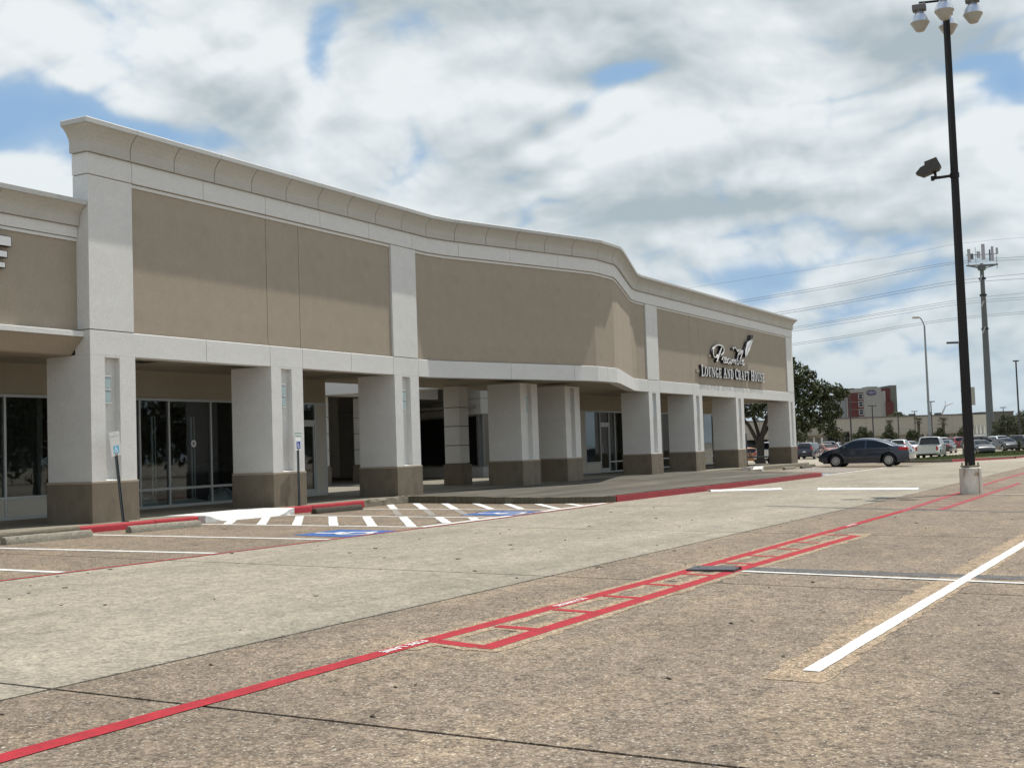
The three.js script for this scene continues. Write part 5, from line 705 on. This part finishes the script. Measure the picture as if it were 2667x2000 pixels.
function makeCar(kind, label, category, color, pos, turn, group, o = {}) {
  const G = carGeo(kind), s = G.s, t = thing(kind === 'pickup' ? 'pickup_truck' : kind === 'suv' ? 'suv' : 'parked_car', label, category, pos, turn, group), c = typeof color === 'number' ? color : color;
  const ox = -s.L / 2, g = (q) => q.clone().translate(ox, 0, 0);
  const cache = G.local || (G.local = { body: g(G.body), side: G.side.map((p) => p.map(g)), shield: g(G.shield), rear: g(G.rear) });
  const b = part(t, 'body', cache.body, c);
  cache.side.forEach((p) => p.forEach((w) => part(b, 'side_window', w, M.carGlass))); part(b, 'windshield', cache.shield, M.carGlass); part(b, 'rear_window', cache.rear, M.carGlass);
  s.wheels.forEach((x) => [1, -1].forEach((sg) => { const w = part(t, 'wheel', G.tyre, M.tyre); w.position.set(x + ox, s.R, sg * (s.W / 2 - 0.115)); if (sg < 0) w.rotation.y = Math.PI; const q = part(w, 'rim', G.rim, M.rim); q.position.z = 0.088; const d = part(w, 'rim_back', G.back, M.trim); d.position.z = 0.07; }));
  const zs = s.W / 2, F = s.L + ox, Rr = ox, hy = kind === 'pickup' ? 0.95 : kind === 'suv' ? 0.85 : 0.7;
  [1, -1].forEach((sg) => {
    part(t, 'headlight', kind === 'sedan' ? bump(0.42, 0.13, 0.34, F - 0.28, hy, sg * (zs - 0.27), 0.05) : bump(0.3, 0.2, 0.34, F - 0.2, hy, sg * (zs - 0.27), 0.05), M.head);
    part(t, 'taillight', kind === 'sedan' ? bump(0.5, 0.16, 0.3, Rr + 0.26, 0.89, sg * (zs - 0.2), 0.05) : kind === 'pickup' ? bump(0.12, 0.36, 0.16, Rr + 0.05, 0.93, sg * (zs - 0.16), 0.02) : bump(0.22, 0.34, 0.2, Rr + 0.16, 1.08, sg * (zs - 0.2), 0.04), M.tail);
    const mx = (kind === 'pickup' ? 3.85 : kind === 'suv' ? 3.05 : 3.2) + ox; part(t, 'mirror', merge([rbox(0.12, 0.15, 0.2, 0.04, mx, s.belt + 0.08, sg * (zs + 0.1)), box(0.05, 0.05, 0.14, mx, s.belt + 0.03, sg * (zs + 0.0))]), c);
    (kind === 'sedan' ? [1.55, 2.65] : kind === 'suv' ? [1.75, 2.7] : [3.1]).forEach((x) => part(t, 'door_handle', rbox(0.16, 0.03, 0.03, 0.01, x + ox, s.belt - 0.1, sg * (G.half(x, s.belt - 0.1) + 0.008)), kind === 'sedan' ? c : M.chrome));
  });
  const seam = G.seam || (G.seam = (kind === 'sedan' ? [0.98, 2.14, 3.42] : kind === 'suv' ? [1.38, 2.33, 3.3] : [2.2, 2.9, 4.05]).map((x) => [1, -1].map((sg) => tube([0.02, 0.25, 0.5, 0.75, 1].map((t) => { const y = lerp(s.clear + 0.16, s.belt, t); return [x + ox, y, sg * (G.half(x, y) + 0.001)]; }), 0.008, 10, 4))));
  seam.forEach((p) => p.forEach((q) => part(b, 'door_seam', q, M.trim)));
  part(t, 'licence_plate', box(0.01, 0.13, 0.32, Rr - 0.035, kind === 'pickup' ? 0.6 : 0.78, 0), M.plate); part(t, 'grille', bump(0.08, 0.2, s.W * 0.55, F - 0.04, 0.5, 0, 0.03), M.trim);
  part(t, 'lower_trim', merge([box(s.L - 0.5, 0.06, s.W * 0.84, 0, s.clear + 0.02, 0), box(0.1, 0.12, s.W * 0.7, Rr + 0.05, s.clear + 0.14, 0)]), M.trim);
  if (kind === 'pickup') { part(t, 'rear_bumper', bump(0.2, 0.24, s.W * 0.96, Rr - 0.02, 0.6, 0, 0.05), o.bumper || c); part(t, 'tailgate', merge([rbox(0.03, 0.5, s.W * 0.76, 0.012, Rr - 0.01, 0.92, 0)]), c); part(t, 'cargo_bed', box(1.7, 0.02, s.W * 0.84, 1.0 + ox, 1.195, 0), M.trim); part(t, 'tailgate_badge', new THREE.CircleGeometry(0.06, 14).rotateY(-Math.PI / 2).translate(Rr - 0.028, 1.0, 0), M.chrome); }
  if (kind === 'suv') part(t, 'roof_rail', merge([1, -1].map((sg) => bar([0.7 + ox, s.H + 0.02, sg * 0.62], [2.4 + ox, s.H + 0.02, sg * 0.62], 0.018, 6))), M.trim);
  if (o.roof) part(t, 'roof_panel', rbox(1.9, 0.03, s.W * 0.72, 0.012, 1.45 + ox, s.H + 0.03, 0), o.roof);
  return t;
}
const navy = paint(0.012, 0.021, 0.042), whiteP = paint(0.75, 0.76, 0.75), pearl = paint(0.6, 0.61, 0.58), black = paint(0.012, 0.012, 0.015), darkBlue = paint(0.006, 0.009, 0.026), char = paint(0.014, 0.015, 0.018), redP = paint(0.2, 0.012, 0.02), copper = paint(0.26, 0.075, 0.03), silverP = paint(0.4, 0.41, 0.42), dkGreen = paint(0.007, 0.011, 0.013);
makeCar('sedan', 'dark blue sedan parked side-on beyond the right end of the building', 'car', navy, [65.4, ground(65.2, -14.4) - 0.005, -14.25], Math.PI / 2);
const car = (kind, label, cat, col, a, d, da, dd, o) => { const p = at(a, d); return makeCar(kind, label, cat, col, [p[0], p[1], p[2]], svTurn(da, dd), o && o.group, o); };
car('pickup', 'white pickup truck seen from behind, parked right of the blue sedan', 'pickup truck', pearl, 36.2, 106.9, 0.44, 0.9);
car('suv', 'dark blue SUV seen from behind between the last pillar and the blue sedan', 'suv', darkBlue, 31.0, 129.6, 0.42, 0.9);
car('suv', 'black SUV half hidden behind the hood of the blue sedan', 'suv', black, 33.4, 138.5, 0.3, 0.95);
car('sedan', 'copper and white car behind the hood of the blue sedan', 'car', copper, 36.0, 142, 0.2, -1, { roof: whiteP });
car('suv', 'dark SUV right behind the windshield of the blue sedan', 'suv', char, 38.4, 150, 0.25, 1);
car('suv', 'white SUV seen from behind above the trunk of the blue sedan', 'suv', whiteP, 42.0, 134, 0.4, 0.92);
car('sedan', 'white car between the blue sedan and the white pickup', 'car', whiteP, 45.3, 141, 0.3, -0.95);
car('sedan', 'dark sedan seen from behind at the right side of the white pickup', 'car', char, 48.4, 138, 0.5, 0.86);
car('suv', 'dark red SUV left of the big lamp post', 'suv', redP, 57.8, 162, -0.1, 1);
car('suv', 'white SUV roof showing behind the dark red one', 'suv', whiteP, 61.0, 176, 0.1, 1);
car('sedan', 'dark grey sedan facing the lot right of the big lamp post', 'car', char, 44.3, 117.3, -0.05, -1);
car('suv', 'black SUV behind the dark grey facing sedan', 'suv', black, 57.9, 153, 0.95, 0.3);
car('suv', 'dark green SUV right of the cell tower foot', 'suv', dkGreen, 64.2, 165, 0.1, -1);
car('suv', 'white SUV facing the lot at right, behind a dark sedan', 'suv', whiteP, 60.3, 152.5, 0.05, -1);
car('sedan', 'dark sedan with bright hood parked before the white facing SUV', 'car', dkGreen, 55.6, 139.6, 0.05, -1);
car('suv', 'black SUV at the right edge of the picture behind the yucca plants', 'suv', black, 59.2, 142.5, 0.3, -0.95, { roof: whiteP });
{ // more cars farther back in the rows
  const rows = [[47.2, 178, silverP, 'silver car far behind the white pickup cab'], [54.6, 190, whiteP, 'white car far back left of the dark red SUV'], [69.6, 185, char, 'dark car far back right of the cell tower'], [50.8, 168, whiteP, 'white car in the far row right of the white pickup'], [76.5, 196, silverP, 'silver car in the far row near the right edge'], [30.8, 172, whiteP, 'white car in the far row under the oak'], [44.5, 196, black, 'black car in the farthest row behind the blue sedan']];
  rows.forEach(([a, d, c, l], i) => car(i % 2 ? 'suv' : 'sedan', l, i % 2 ? 'suv' : 'car', c, a, d, 0.15, i % 3 ? 1 : -1));
}
{ // trailer and white truck seen through the last bay
  car('pickup', 'white truck with red tail lights seen through the last bay of the colonnade', 'pickup truck', whiteP, 23.1, 112, 0.3, 0.95);
  const t = thing('utility_trailer', 'black utility trailer parked before the white truck in the last bay', 'trailer', at(17.75, 89), svTurn(0.9, -0.1)); part(t, 'deck', merge([box(3.0, 0.1, 1.5, 0, 0.6, 0), ...[-0.7, 0.7].flatMap((z) => [box(3.0, 0.05, 0.05, 0, 1.15, z), ...[-1.4, -0.7, 0, 0.7, 1.4].map((x) => box(0.05, 0.55, 0.05, x, 0.9, z))])]), M.black); part(t, 'tongue', bar([1.5, 0.55, 0], [2.6, 0.5, 0], 0.05), M.black);
  [1, -1].forEach((sg) => { const w = part(t, 'wheel', carGeo('sedan').tyre, M.tyre); w.position.set(0.9, 0.325, sg * 0.85); const r = part(w, 'rim', carGeo('sedan').rim, M.rim); r.position.z = 0.09 * sg; }); part(t, 'taillight', merge([box(0.05, 0.14, 0.2, -1.52, 0.75, 0.6), box(0.05, 0.14, 0.2, -1.52, 0.75, -0.6)]), M.tail);
  const k = thing('bay_post', 'thin green post standing in the last open bay', 'post', [57.9, walkY(57.9), -18.3]); part(k, 'post', box(0.06, 1.6, 0.06, 0, 0.8, 0), M.postGreen); part(k, 'foot', box(0.16, 0.04, 0.16, 0, 0.02, 0), M.blackPole);
  car('sedan', 'orange car glimpsed behind the trunk in the last bay', 'car', paint(0.3, 0.13, 0.05), 22.3, 118, 0.9, 0.3);
}
// ---------------------------------------------------------------- far buildings
const wallA = std({ color: lin(0.40, 0.37, 0.32), map: stuccoT }), wallB = std({ color: lin(0.36, 0.33, 0.28), map: stuccoT }), roofDark = std({ color: lin(0.1, 0.1, 0.1) });
{
  const t = thing('anchor_store', 'long low beige store building across the far side of the lot', 'building', at(92, 300), FAR_TURN), b = t.position.y, H = 5.9 - b;
  const W = (x0, x1, y0, y1, z0, z1) => metric(span(x0 - 92, x1 - 92, y0, y1, z0, z1));
  part(t, 'wall', merge([W(48, 112.1, 3.1, H, -30, 0), W(48, 112.1, 0, 3.1, -30, -1.2)]), wallA); part(t, 'wall', W(112.1, 115.5, 0, H - 0.1, -30, 0.5), std({ color: lin(0.58, 0.55, 0.47), map: stuccoT })); part(t, 'parapet', W(47.5, 112.3, H, H + 0.25, -30, 0.25), roofDark);  // right end: sunlit side face put in as a paler wall colour
  part(t, 'panel_joint', merge([60, 70, 78, 86, 94, 101, 107].map((x) => W(x, x + 0.12, 3.1, H - 0.1, 0, 0.03)).concat([W(48, 112.1, 3.75, 3.82, 0, 0.04)])), wallB);
  [[50, 62], [83.5, 87.6], [91, 92.6], [96, 99], [102, 104.5]].forEach(([a, c]) => part(t, 'shop_opening', W(a, c, 0.1, 2.3, -1.2, -1.1), M.glassDark)); part(t, 'lintel_band', merge([W(48, 75, 2.4, 3.1, -1.2, 0), W(87.6, 112, 2.4, 3.1, -1.2, 0)]), wallB);
  for (let k = 0; k < 9; k++) part(t, 'column', W(63.5 + k * 1.9, 63.9 + k * 1.9, 0, 2.4, -0.6, -0.1), std({ color: lin(0.7, 0.7, 0.68) }));
  for (let k = 0; k < 5; k++) part(t, 'column', W(100 + k * 2.6, 100.7 + k * 2.6, 0, 2.4, -0.8, 0), wallA);
  const low = part(t, 'window_band', W(76.5, 81.8, 1.2, 3.6, 0.02, 0.06), M.glassDark); part(low, 'frame', merge([W(76.3, 82, 3.6, 3.75, 0, 0.12), W(79, 79.1, 1.2, 3.6, 0.05, 0.1)]), wallB);
  part(t, 'canopy', W(66, 75, 3.05, 3.3, 0, 2.4), wallB); part(t, 'gable', W(69, 74, 3.3, 4.9, 0.0, 1.2), wallB);
  const pale = std({ color: lin(0.66, 0.65, 0.62) }); for (let k = 0; k < 4; k++) part(t, 'white_banner', new THREE.ExtrudeGeometry(new THREE.Shape([[0, 2.0], [0.62, 2.0], [0.34, 4.1], [0.14, 4.1]].map(([x, y]) => new THREE.Vector2(x, y))), { depth: 0.1, bevelEnabled: false }).translate(111.4 - 92 + k * 0.95, 0, 0.65), pale);
  part(t, 'lower_wall', W(111.2, 115.5, 0, 1.9, 0.6, 0.9), pale); part(t, 'rooftop_unit', merge([W(99, 100.2, H + 0.2, H + 0.75, -8, -6), W(105.5, 106.6, H + 0.2, H + 0.8, -8, -6), W(104, 104.5, H + 0.2, H + 1.1, -8, -7.5)]), roofDark);
  const u = thing('dark_store', 'dark flat roofed building at far right behind the bushes', 'building', at(128, 310), FAR_TURN); part(u, 'wall', merge([metric(span(-10, -1.8, 0, 7.3, -20, 0)), metric(span(-1.8, 22, 0, 6.2, -20, 0.6))]), std({ color: lin(0.15, 0.145, 0.13), map: stuccoT })); part(u, 'parapet', merge([span(-10.2, -1.6, 7.3, 7.5, -20.2, 0.2), span(-1.6, 22.2, 6.2, 6.4, -20.2, 0.8)]), roofDark); part(u, 'window_band', span(10, 20, 0.5, 3.2, 0.61, 0.68), M.glassDark);
}
{
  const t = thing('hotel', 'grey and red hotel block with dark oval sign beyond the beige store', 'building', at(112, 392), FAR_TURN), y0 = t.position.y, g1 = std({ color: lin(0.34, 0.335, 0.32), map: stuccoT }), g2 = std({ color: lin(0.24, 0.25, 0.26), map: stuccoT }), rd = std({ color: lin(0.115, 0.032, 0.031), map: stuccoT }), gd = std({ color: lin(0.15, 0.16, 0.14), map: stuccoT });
  const Wm = (x0, x1, ya, yb, z0, z1) => metric(span(x0 - 112, x1 - 112, ya - y0, yb - y0, z0, z1));
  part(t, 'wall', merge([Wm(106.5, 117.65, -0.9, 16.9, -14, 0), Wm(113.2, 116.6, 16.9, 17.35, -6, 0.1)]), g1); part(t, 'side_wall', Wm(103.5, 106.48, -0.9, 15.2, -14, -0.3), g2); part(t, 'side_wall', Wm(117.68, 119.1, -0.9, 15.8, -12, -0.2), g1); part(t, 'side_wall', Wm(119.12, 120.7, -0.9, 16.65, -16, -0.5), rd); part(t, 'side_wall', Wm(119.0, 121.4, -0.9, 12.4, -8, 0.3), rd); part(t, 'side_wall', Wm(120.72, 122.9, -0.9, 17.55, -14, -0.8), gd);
  part(t, 'red_panel', Wm(106.9, 111.9, 4, 15.5, 0.01, 0.12), rd); [13.9, 11.5, 9.0, 6.6].forEach((y) => part(t, 'floor_joint', Wm(106.9, 111.9, y - 1.35, y - 1.25, 0.12, 0.15), g2));
  [14.25, 11.85, 9.3, 6.9].forEach((y) => { const w = part(t, 'window', Wm(110.4, 111.6, y - 0.75, y + 0.75, 0.12, 0.2), M.glassDark); part(w, 'frame', merge([Wm(110.25, 111.75, y + 0.75, y + 0.95, 0.12, 0.26), Wm(110.25, 111.75, y - 0.95, y - 0.75, 0.12, 0.26), Wm(110.25, 110.42, y - 0.75, y + 0.75, 0.12, 0.26), Wm(111.58, 111.75, y - 0.75, y + 0.75, 0.12, 0.26), Wm(110.42, 111.58, y + 0.02, y + 0.12, 0.12, 0.24)]), std({ color: lin(0.36, 0.36, 0.36) })); });
  const ov = new THREE.CylinderGeometry(1, 1, 0.25, 40).rotateX(Math.PI / 2).scale(1.5, 0.86, 1).translate(2.55, 15.35 - y0, 0.15), so = part(t, 'oval_sign', ov, std({ color: lin(0.03, 0.025, 0.09), roughness: 0.4 })); const wm = std({ color: lin(0.5, 0.5, 0.56) });
  part(so, 'lettering', merge([...[...Array(9).keys()].map((k) => box(0.2, 0.24, 0.04, 1.5 + k * 0.265, 15.42 - y0 + (k % 2) * 0.03, 0.3)), ...[...Array(6).keys()].map((k) => box(0.14, 0.13, 0.04, 2.1 + k * 0.19, 14.83 - y0, 0.3)), box(0.3, 0.12, 0.04, 2.55, 15.95 - y0, 0.3)]), wm);
}
// ---------------------------------------------------------------- trees
const bark = std({ color: lin(0.055, 0.045, 0.035), roughness: 1, map: stuccoT });
const leafMat = (r, g, b) => new THREE.MeshPhysicalMaterial({ color: lin(r, g, b), roughness: 0.75, side: THREE.DoubleSide, transmission: 0.0, vertexColors: true });
function foliage(blobs, n, size, seed, o = {}) {
  const r = rng(seed), pos = [], idx = [], col = [], vol = blobs.map((b) => b[3] * b[3] * (b[4] || 1)), tot = vol.reduce((a, b) => a + b, 0), v = new THREE.Vector3(), e = new THREE.Euler(), q = new THREE.Quaternion();
  for (let k = 0; k < n; k++) {
    let t = r() * tot, i = 0; while (t > vol[i] && i < blobs.length - 1) t -= vol[i++]; const [bx, by, bz, R, fy = 0.8] = blobs[i];
    v.set(r() - 0.5, r() - 0.5, r() - 0.5).normalize(); const w = R * Math.pow(0.18 + 0.82 * r(), 0.45) * (0.72 + 0.56 * fbm(v.x * 2.3 + bx * 3 + 20, v.y * 2.3 + v.z * 1.7 + by * 2 + 20, 3));
    const cx = bx + v.x * w, cy = by + v.y * w * fy, cz = bz + v.z * w; e.set(r() * 6.3, r() * 6.3, r() * 6.3); q.setFromEuler(e);
    const s = size * (0.6 + 0.8 * r()), b = pos.length / 3, c = 0.5 + 1.0 * r(), yel = 0.85 + 0.35 * r();
    for (const [x, y] of [[-0.5, 0], [0, -0.28], [0.55, 0.02], [0, 0.3]]) { v.set(x * s, y * s, (x * x) * s * 0.3).applyQuaternion(q); pos.push(cx + v.x, cy + v.y, cz + v.z); col.push(c * yel, c, c * 0.9); }
    idx.push(b, b + 1, b + 2, b, b + 2, b + 3);
  }
  const g = meshGeo(pos, idx); g.setAttribute('color', new THREE.Float32BufferAttribute(col, 3)); return g;
}
const oakLeaf = leafMat(0.058, 0.074, 0.03), oliveLeaf = leafMat(0.06, 0.07, 0.035), palmLeaf = std({ color: lin(0.075, 0.08, 0.045), roughness: 0.9, side: THREE.DoubleSide });
{ // live oak behind the end of the building
  const t = thing('oak_tree', 'big dark live oak behind the right end of the building', 'tree', at(21.0, 105.2), FAR_TURN);
  const limbs = [[[0, -0.1, 0], [0.02, 1.2, 0], [0.1, 2.3, 0], 0.36, 0.30], [[0, 1.6, 0], [-0.9, 3.4, 0.1], [-2.2, 4.9, 0.2], 0.2, 0.1], [[0.1, 2.1, 0], [0.6, 3.8, 0.3], [1.4, 6, 0.5], 0.24, 0.1], [[0.1, 2.2, 0], [0.9, 3.2, -0.4], [2.9, 4.6, -0.6], 0.18, 0.08], [[0.1, 1.9, 0], [-0.3, 4, -0.6], [-0.7, 6.8, -0.8], 0.18, 0.07], [[1.4, 3.6, 0], [3.4, 4.4, 0.4], [5.6, 4.7, 0.6], 0.12, 0.05]];
  const tr = part(t, 'trunk', tube([[0, -0.2, 0], [0.02, 0.9, 0], [0.08, 2.4, 0]], 0.33, 10, 10), bark); part(tr, 'root_flare', cyl(0.55, 0.32, 0.7, 12, 0, -0.15, 0), bark); limbs.slice(1).forEach(([a, b, c, r0, r1]) => part(tr, 'limb', merge([bar(a, b, r0, 8, (r0 + r1) / 2), bar(b, c, (r0 + r1) / 2, 8, r1)]), bark));
  const B = [[-3.2, 5.6, 0.5, 1.7], [-1.6, 6.9, 0, 2.0], [0.3, 7.6, 0.4, 2.1], [2.0, 7.5, -0.3, 1.9], [3.2, 7.6, 0.6, 1.25], [4.0, 6.0, 0.3, 1.7], [5.2, 6.2, 0.2, 1.2], [6.4, 5.8, 0, 1.15], [3.0, 5.0, 0.8, 1.6], [5.0, 4.6, 0.4, 1.35], [6.3, 4.3, 0.2, 0.95], [4.2, 3.6, 0.2, 1.1], [5.6, 3.2, 0.4, 0.95], [6.2, 2.5, 0.2, 0.7], [3.1, 3.4, 0.5, 0.85], [1.2, 5.6, 0.2, 1.5], [-0.8, 5.0, 0.6, 1.3], [-2.2, 4.6, 0.3, 1.2], [2.7, 6.6, -1.4, 1.7], [0.8, 6.2, 1.6, 1.6], [7.2, 5.9, 0.3, 0.6], [4.6, 7.5, 0.2, 0.55], [2.9, 8.8, 0.2, 0.5], [3.9, 2.9, 0.3, 0.5], [-0.2, 4.5, 0.2, 0.9]];
  part(t, 'crown', foliage(B, 19000, 0.28, 5), oakLeaf);
}
function tree(label, a, d, blobs, n, size, seed, mat, trunkH, name = 'tree') { const t = thing(name, label, 'tree', at(a, d), FAR_TURN); part(t, 'trunk', tube([[0, -0.2, 0], [0.06, trunkH * 0.5, 0], [0, trunkH, 0]], 0.13, 8, 8), bark); part(t, 'crown', foliage(blobs, n, size, seed), mat); return t; }
tree('rounded green tree before the beige store, right of the hotel', 76.2, 250, [[0, 2.6, 0, 1.25], [-0.9, 2.0, 0.2, 1.0], [0.95, 2.1, 0, 1.05], [0.1, 3.6, 0, 0.9], [0.4, 1.4, 0, 1.0], [-0.3, 1.2, 0.3, 0.9]], 2300, 0.3, 11, oliveLeaf, 2);
tree('small dark round tree left of the grey street light', 81.0, 250, [[0, 2.6, 0, 0.95], [-0.7, 2.5, 0, 0.65], [0.75, 2.5, 0.1, 0.65], [0, 1.8, 0, 0.75]], 1400, 0.28, 12, oakLeaf, 2);
tree('bushy tree just right of the grey street light', 86.7, 250, [[0, 2.1, 0, 1.2], [-0.9, 2.1, 0.2, 0.75], [0.9, 1.6, 0, 0.95], [-0.1, 3.0, 0, 0.7], [1.6, 1.1, 0, 0.6]], 2100, 0.28, 13, oliveLeaf, 1.5);
tree('ragged tree just left of the big lamp post', 91.3, 250, [[0, 2.6, 0, 1.0], [-0.8, 2.1, 0.2, 0.7], [0.7, 3.3, 0, 0.75], [0.6, 2.0, 0, 0.9]], 1500, 0.28, 14, oakLeaf, 2);
tree('low green tree beneath the oak crown before the beige store', 37.6, 165, [[0, 2.5, 0, 1.2], [-1.0, 2.3, 0, 0.9], [1.1, 2.4, 0.2, 0.9], [0, 3.1, 0, 0.8]], 1900, 0.24, 15, oliveLeaf, 2);
tree('dark tree in front of the dark store window left of the hotel sign', 49.5, 175, [[0, 2.4, 0, 0.9], [-0.8, 2.2, 0, 0.7], [0.9, 2.3, 0.2, 0.8], [0.1, 3.1, 0, 0.7]], 1700, 0.24, 16, oakLeaf, 2);
tree('large dark bush mass right of the cell tower', 80.1, 200, [[-1.2, 3.2, 0, 1.3], [0.2, 4.0, 0, 1.2], [1.0, 3.0, 0.3, 1.3], [2.2, 2.1, 0.2, 1.1], [-1.6, 1.8, 0, 1.1], [0.2, 1.8, 0.4, 1.4], [1.9, 1.2, 0.3, 1.0], [-0.3, 4.6, 0, 0.6]], 4200, 0.27, 17, oliveLeaf, 1.5);
tree('green tree cut off by the right edge of the picture', 89.4, 215, [[0, 4.6, 0, 1.7], [-1.0, 3.2, 0, 1.2], [0.6, 2.6, 0.3, 1.6], [1.6, 4.0, 0, 1.4]], 2600, 0.32, 18, oakLeaf, 2.5);
tree('bright green tree top showing at the right foot of the hotel', 116.2, 372, [[0, 8.2, 0, 1.9], [-2.0, 7.6, 0, 1.5], [1.9, 7.6, 0, 1.4]], 1500, 0.45, 19, leafMat(0.085, 0.11, 0.035), 8);
tree('distant tree seen through the last bay left of the oak trunk', 23.6, 135, [[0, 3.2, 0, 1.2], [0.3, 2.2, 0, 1.0], [-0.6, 4.0, 0, 0.9]], 1200, 0.26, 20, oliveLeaf, 2);
function palm(label, a, d, h, R, seed) {
  const t = thing('palm_tree', label, 'tree', at(a, d), FAR_TURN), r = rng(seed); part(t, 'trunk', merge([cyl(0.26, 0.2, h * 0.55, 10), cyl(0.28, 0.34, h * 0.45, 10, 0, h * 0.55, 0)]), std({ color: lin(0.09, 0.08, 0.06), map: stuccoT }));
  for (let k = 0; k < 26; k++) { const az = k * 2.4 + r() * 0.4, up = 1.25 - (k / 26) * 1.75 + (r() - 0.5) * 0.2, L = R * (0.8 + 0.3 * r()), pos = [], idx = []; const dx = Math.cos(az), dz = Math.sin(az), nx = -dz, nz = dx; for (let j = 0; j < 7; j++) for (let e = 0; e < 5; e++) { const s = 0.3 + 0.7 * (e + 0.5) / 5, a2 = (j - 3) * 0.28, l = L * s, b = pos.length / 3; if (e > 0 && e < 3) continue; const px = dx * Math.cos(a2) + nx * Math.sin(a2), pz = dz * Math.cos(a2) + nz * Math.sin(a2), yy = h + Math.sin(up) * L * 0.45 + Math.sin(up) * l * 0.55 - l * l * 0.12 / L, w = 0.05; const cx = dx * L * 0.4 * Math.cos(up), cz = dz * L * 0.4 * Math.cos(up); pos.push(cx + nx * w, h + Math.sin(up) * L * 0.4, cz + nz * w, cx - nx * w, h + Math.sin(up) * L * 0.4, cz - nz * w, cx + px * l * 0.6, yy, cz + pz * l * 0.6); idx.push(b, b + 1, b + 2); } const g = meshGeo(pos, idx); part(t, 'frond', merge([g, bar([0, h - 0.1, 0], [dx * L * 0.4 * Math.cos(up), h + Math.sin(up) * L * 0.4, dz * L * 0.4 * Math.cos(up)], 0.03, 4)]), palmLeaf); }
}
palm('fan palm behind the rounded green tree', 78.25, 256, 4.6, 1.5, 31); palm('fan palm left of the grey street light before the beige store', 86.3, 262, 5.0, 1.6, 32); palm('tallest fan palm right of the grey street light', 89.8, 257, 4.5, 1.9, 33); palm('small fan palm under the right edge of the oak', 45.4, 170, 2.2, 1.2, 34);
function yucca(label, a, d, n, R, seed) { const t = thing('yucca_plant', label, 'plant', at(a, d, 0.1), FAR_TURN), r = rng(seed), P = []; for (let k = 0; k < n; k++) { const az = r() * 6.28, up = 0.15 + r() * 1.3, L = R * (0.6 + 0.5 * r()), pos = [], w = 0.035, dx = Math.cos(az) * Math.cos(up), dz = Math.sin(az) * Math.cos(up), dy = Math.sin(up), h0 = 0.25 + r() * 0.5; pos.push(-Math.sin(az) * w, h0, Math.cos(az) * w, Math.sin(az) * w, h0, -Math.cos(az) * w, dx * L, h0 + dy * L - 0.1, dz * L); P.push(meshGeo(pos, [0, 1, 2])); } part(t, 'stem', cyl(0.12, 0.1, 0.9, 8), bark); part(t, 'leaves', merge(P), palmLeaf); }
yucca('spiky grey green yucca on the island, left of two', 51.1, 124.6, 90, 1.1, 51); yucca('spiky yucca on the island at the right edge of the picture', 52.7, 125.5, 110, 1.0, 52);
{ // low hedge strips before the beige store and a distant tree line
  const r = rng(61), B = []; for (let k = 0; k < 26; k++) B.push([lerp(-16, 22, r()), 0.5 + r() * 0.3, r() * 1.5, 0.7 + r() * 0.3, 0.8]); const h = solo('hedge', 'low clipped shrubs along the foot of the beige store', 'hedge', foliage(B, 4200, 0.26, 62), oliveLeaf); h.position.set(...at(88, 258)); h.rotation.y = FAR_TURN; h.userData.kind = 'stuff';
  const C = []; for (let k = 0; k < 60; k++) C.push([lerp(-140, 190, k / 60) + r() * 4, 3 + r() * 3.2, r() * 12, 4 + r() * 2.5, 0.8]); const w = solo('tree_line', 'low distant belt of trees along the horizon', 'trees', foliage(C, 9000, 1.3, 63), leafMat(0.06, 0.075, 0.035)); w.position.set(...at(120, 520)); w.rotation.y = FAR_TURN; w.userData.kind = 'stuff';
  const D = []; for (let k = 0; k < 70; k++) D.push([lerp(30, 235, k / 70) + r() * 3, 3 + r() * 3.4, 62 + r() * 14, 3.2 + r() * 2.2, 0.85]); const w2 = solo('tree_line', 'belt of trees across the lot, seen only mirrored in the shop glass', 'trees', foliage(D, 16000, 1.0, 64), leafMat(0.05, 0.06, 0.03)); w2.userData.kind = 'stuff';
  // tree across the lot whose dark shape is mirrored in the leftmost shop window
  const t = thing('oak_tree', 'dark tree mirrored in the leftmost shop window', 'tree', [50, ground(50, 6), 15]); part(t, 'trunk', tube([[0, -0.2, 0], [0.1, 1.5, 0], [0, 3.2, 0]], 0.22, 8, 8), bark); part(t, 'crown', foliage([[0, 4.6, 0, 2.2], [-1.5, 4, 0.4, 1.5], [1.6, 4.2, -0.3, 1.6], [0.2, 6, 0.2, 1.6]], 3500, 0.32, 71), oakLeaf);
}
scene.traverse((o) => { if (o.isMesh) { o.castShadow = true; o.receiveShadow = true; } });
renderer.render(scene, camera);
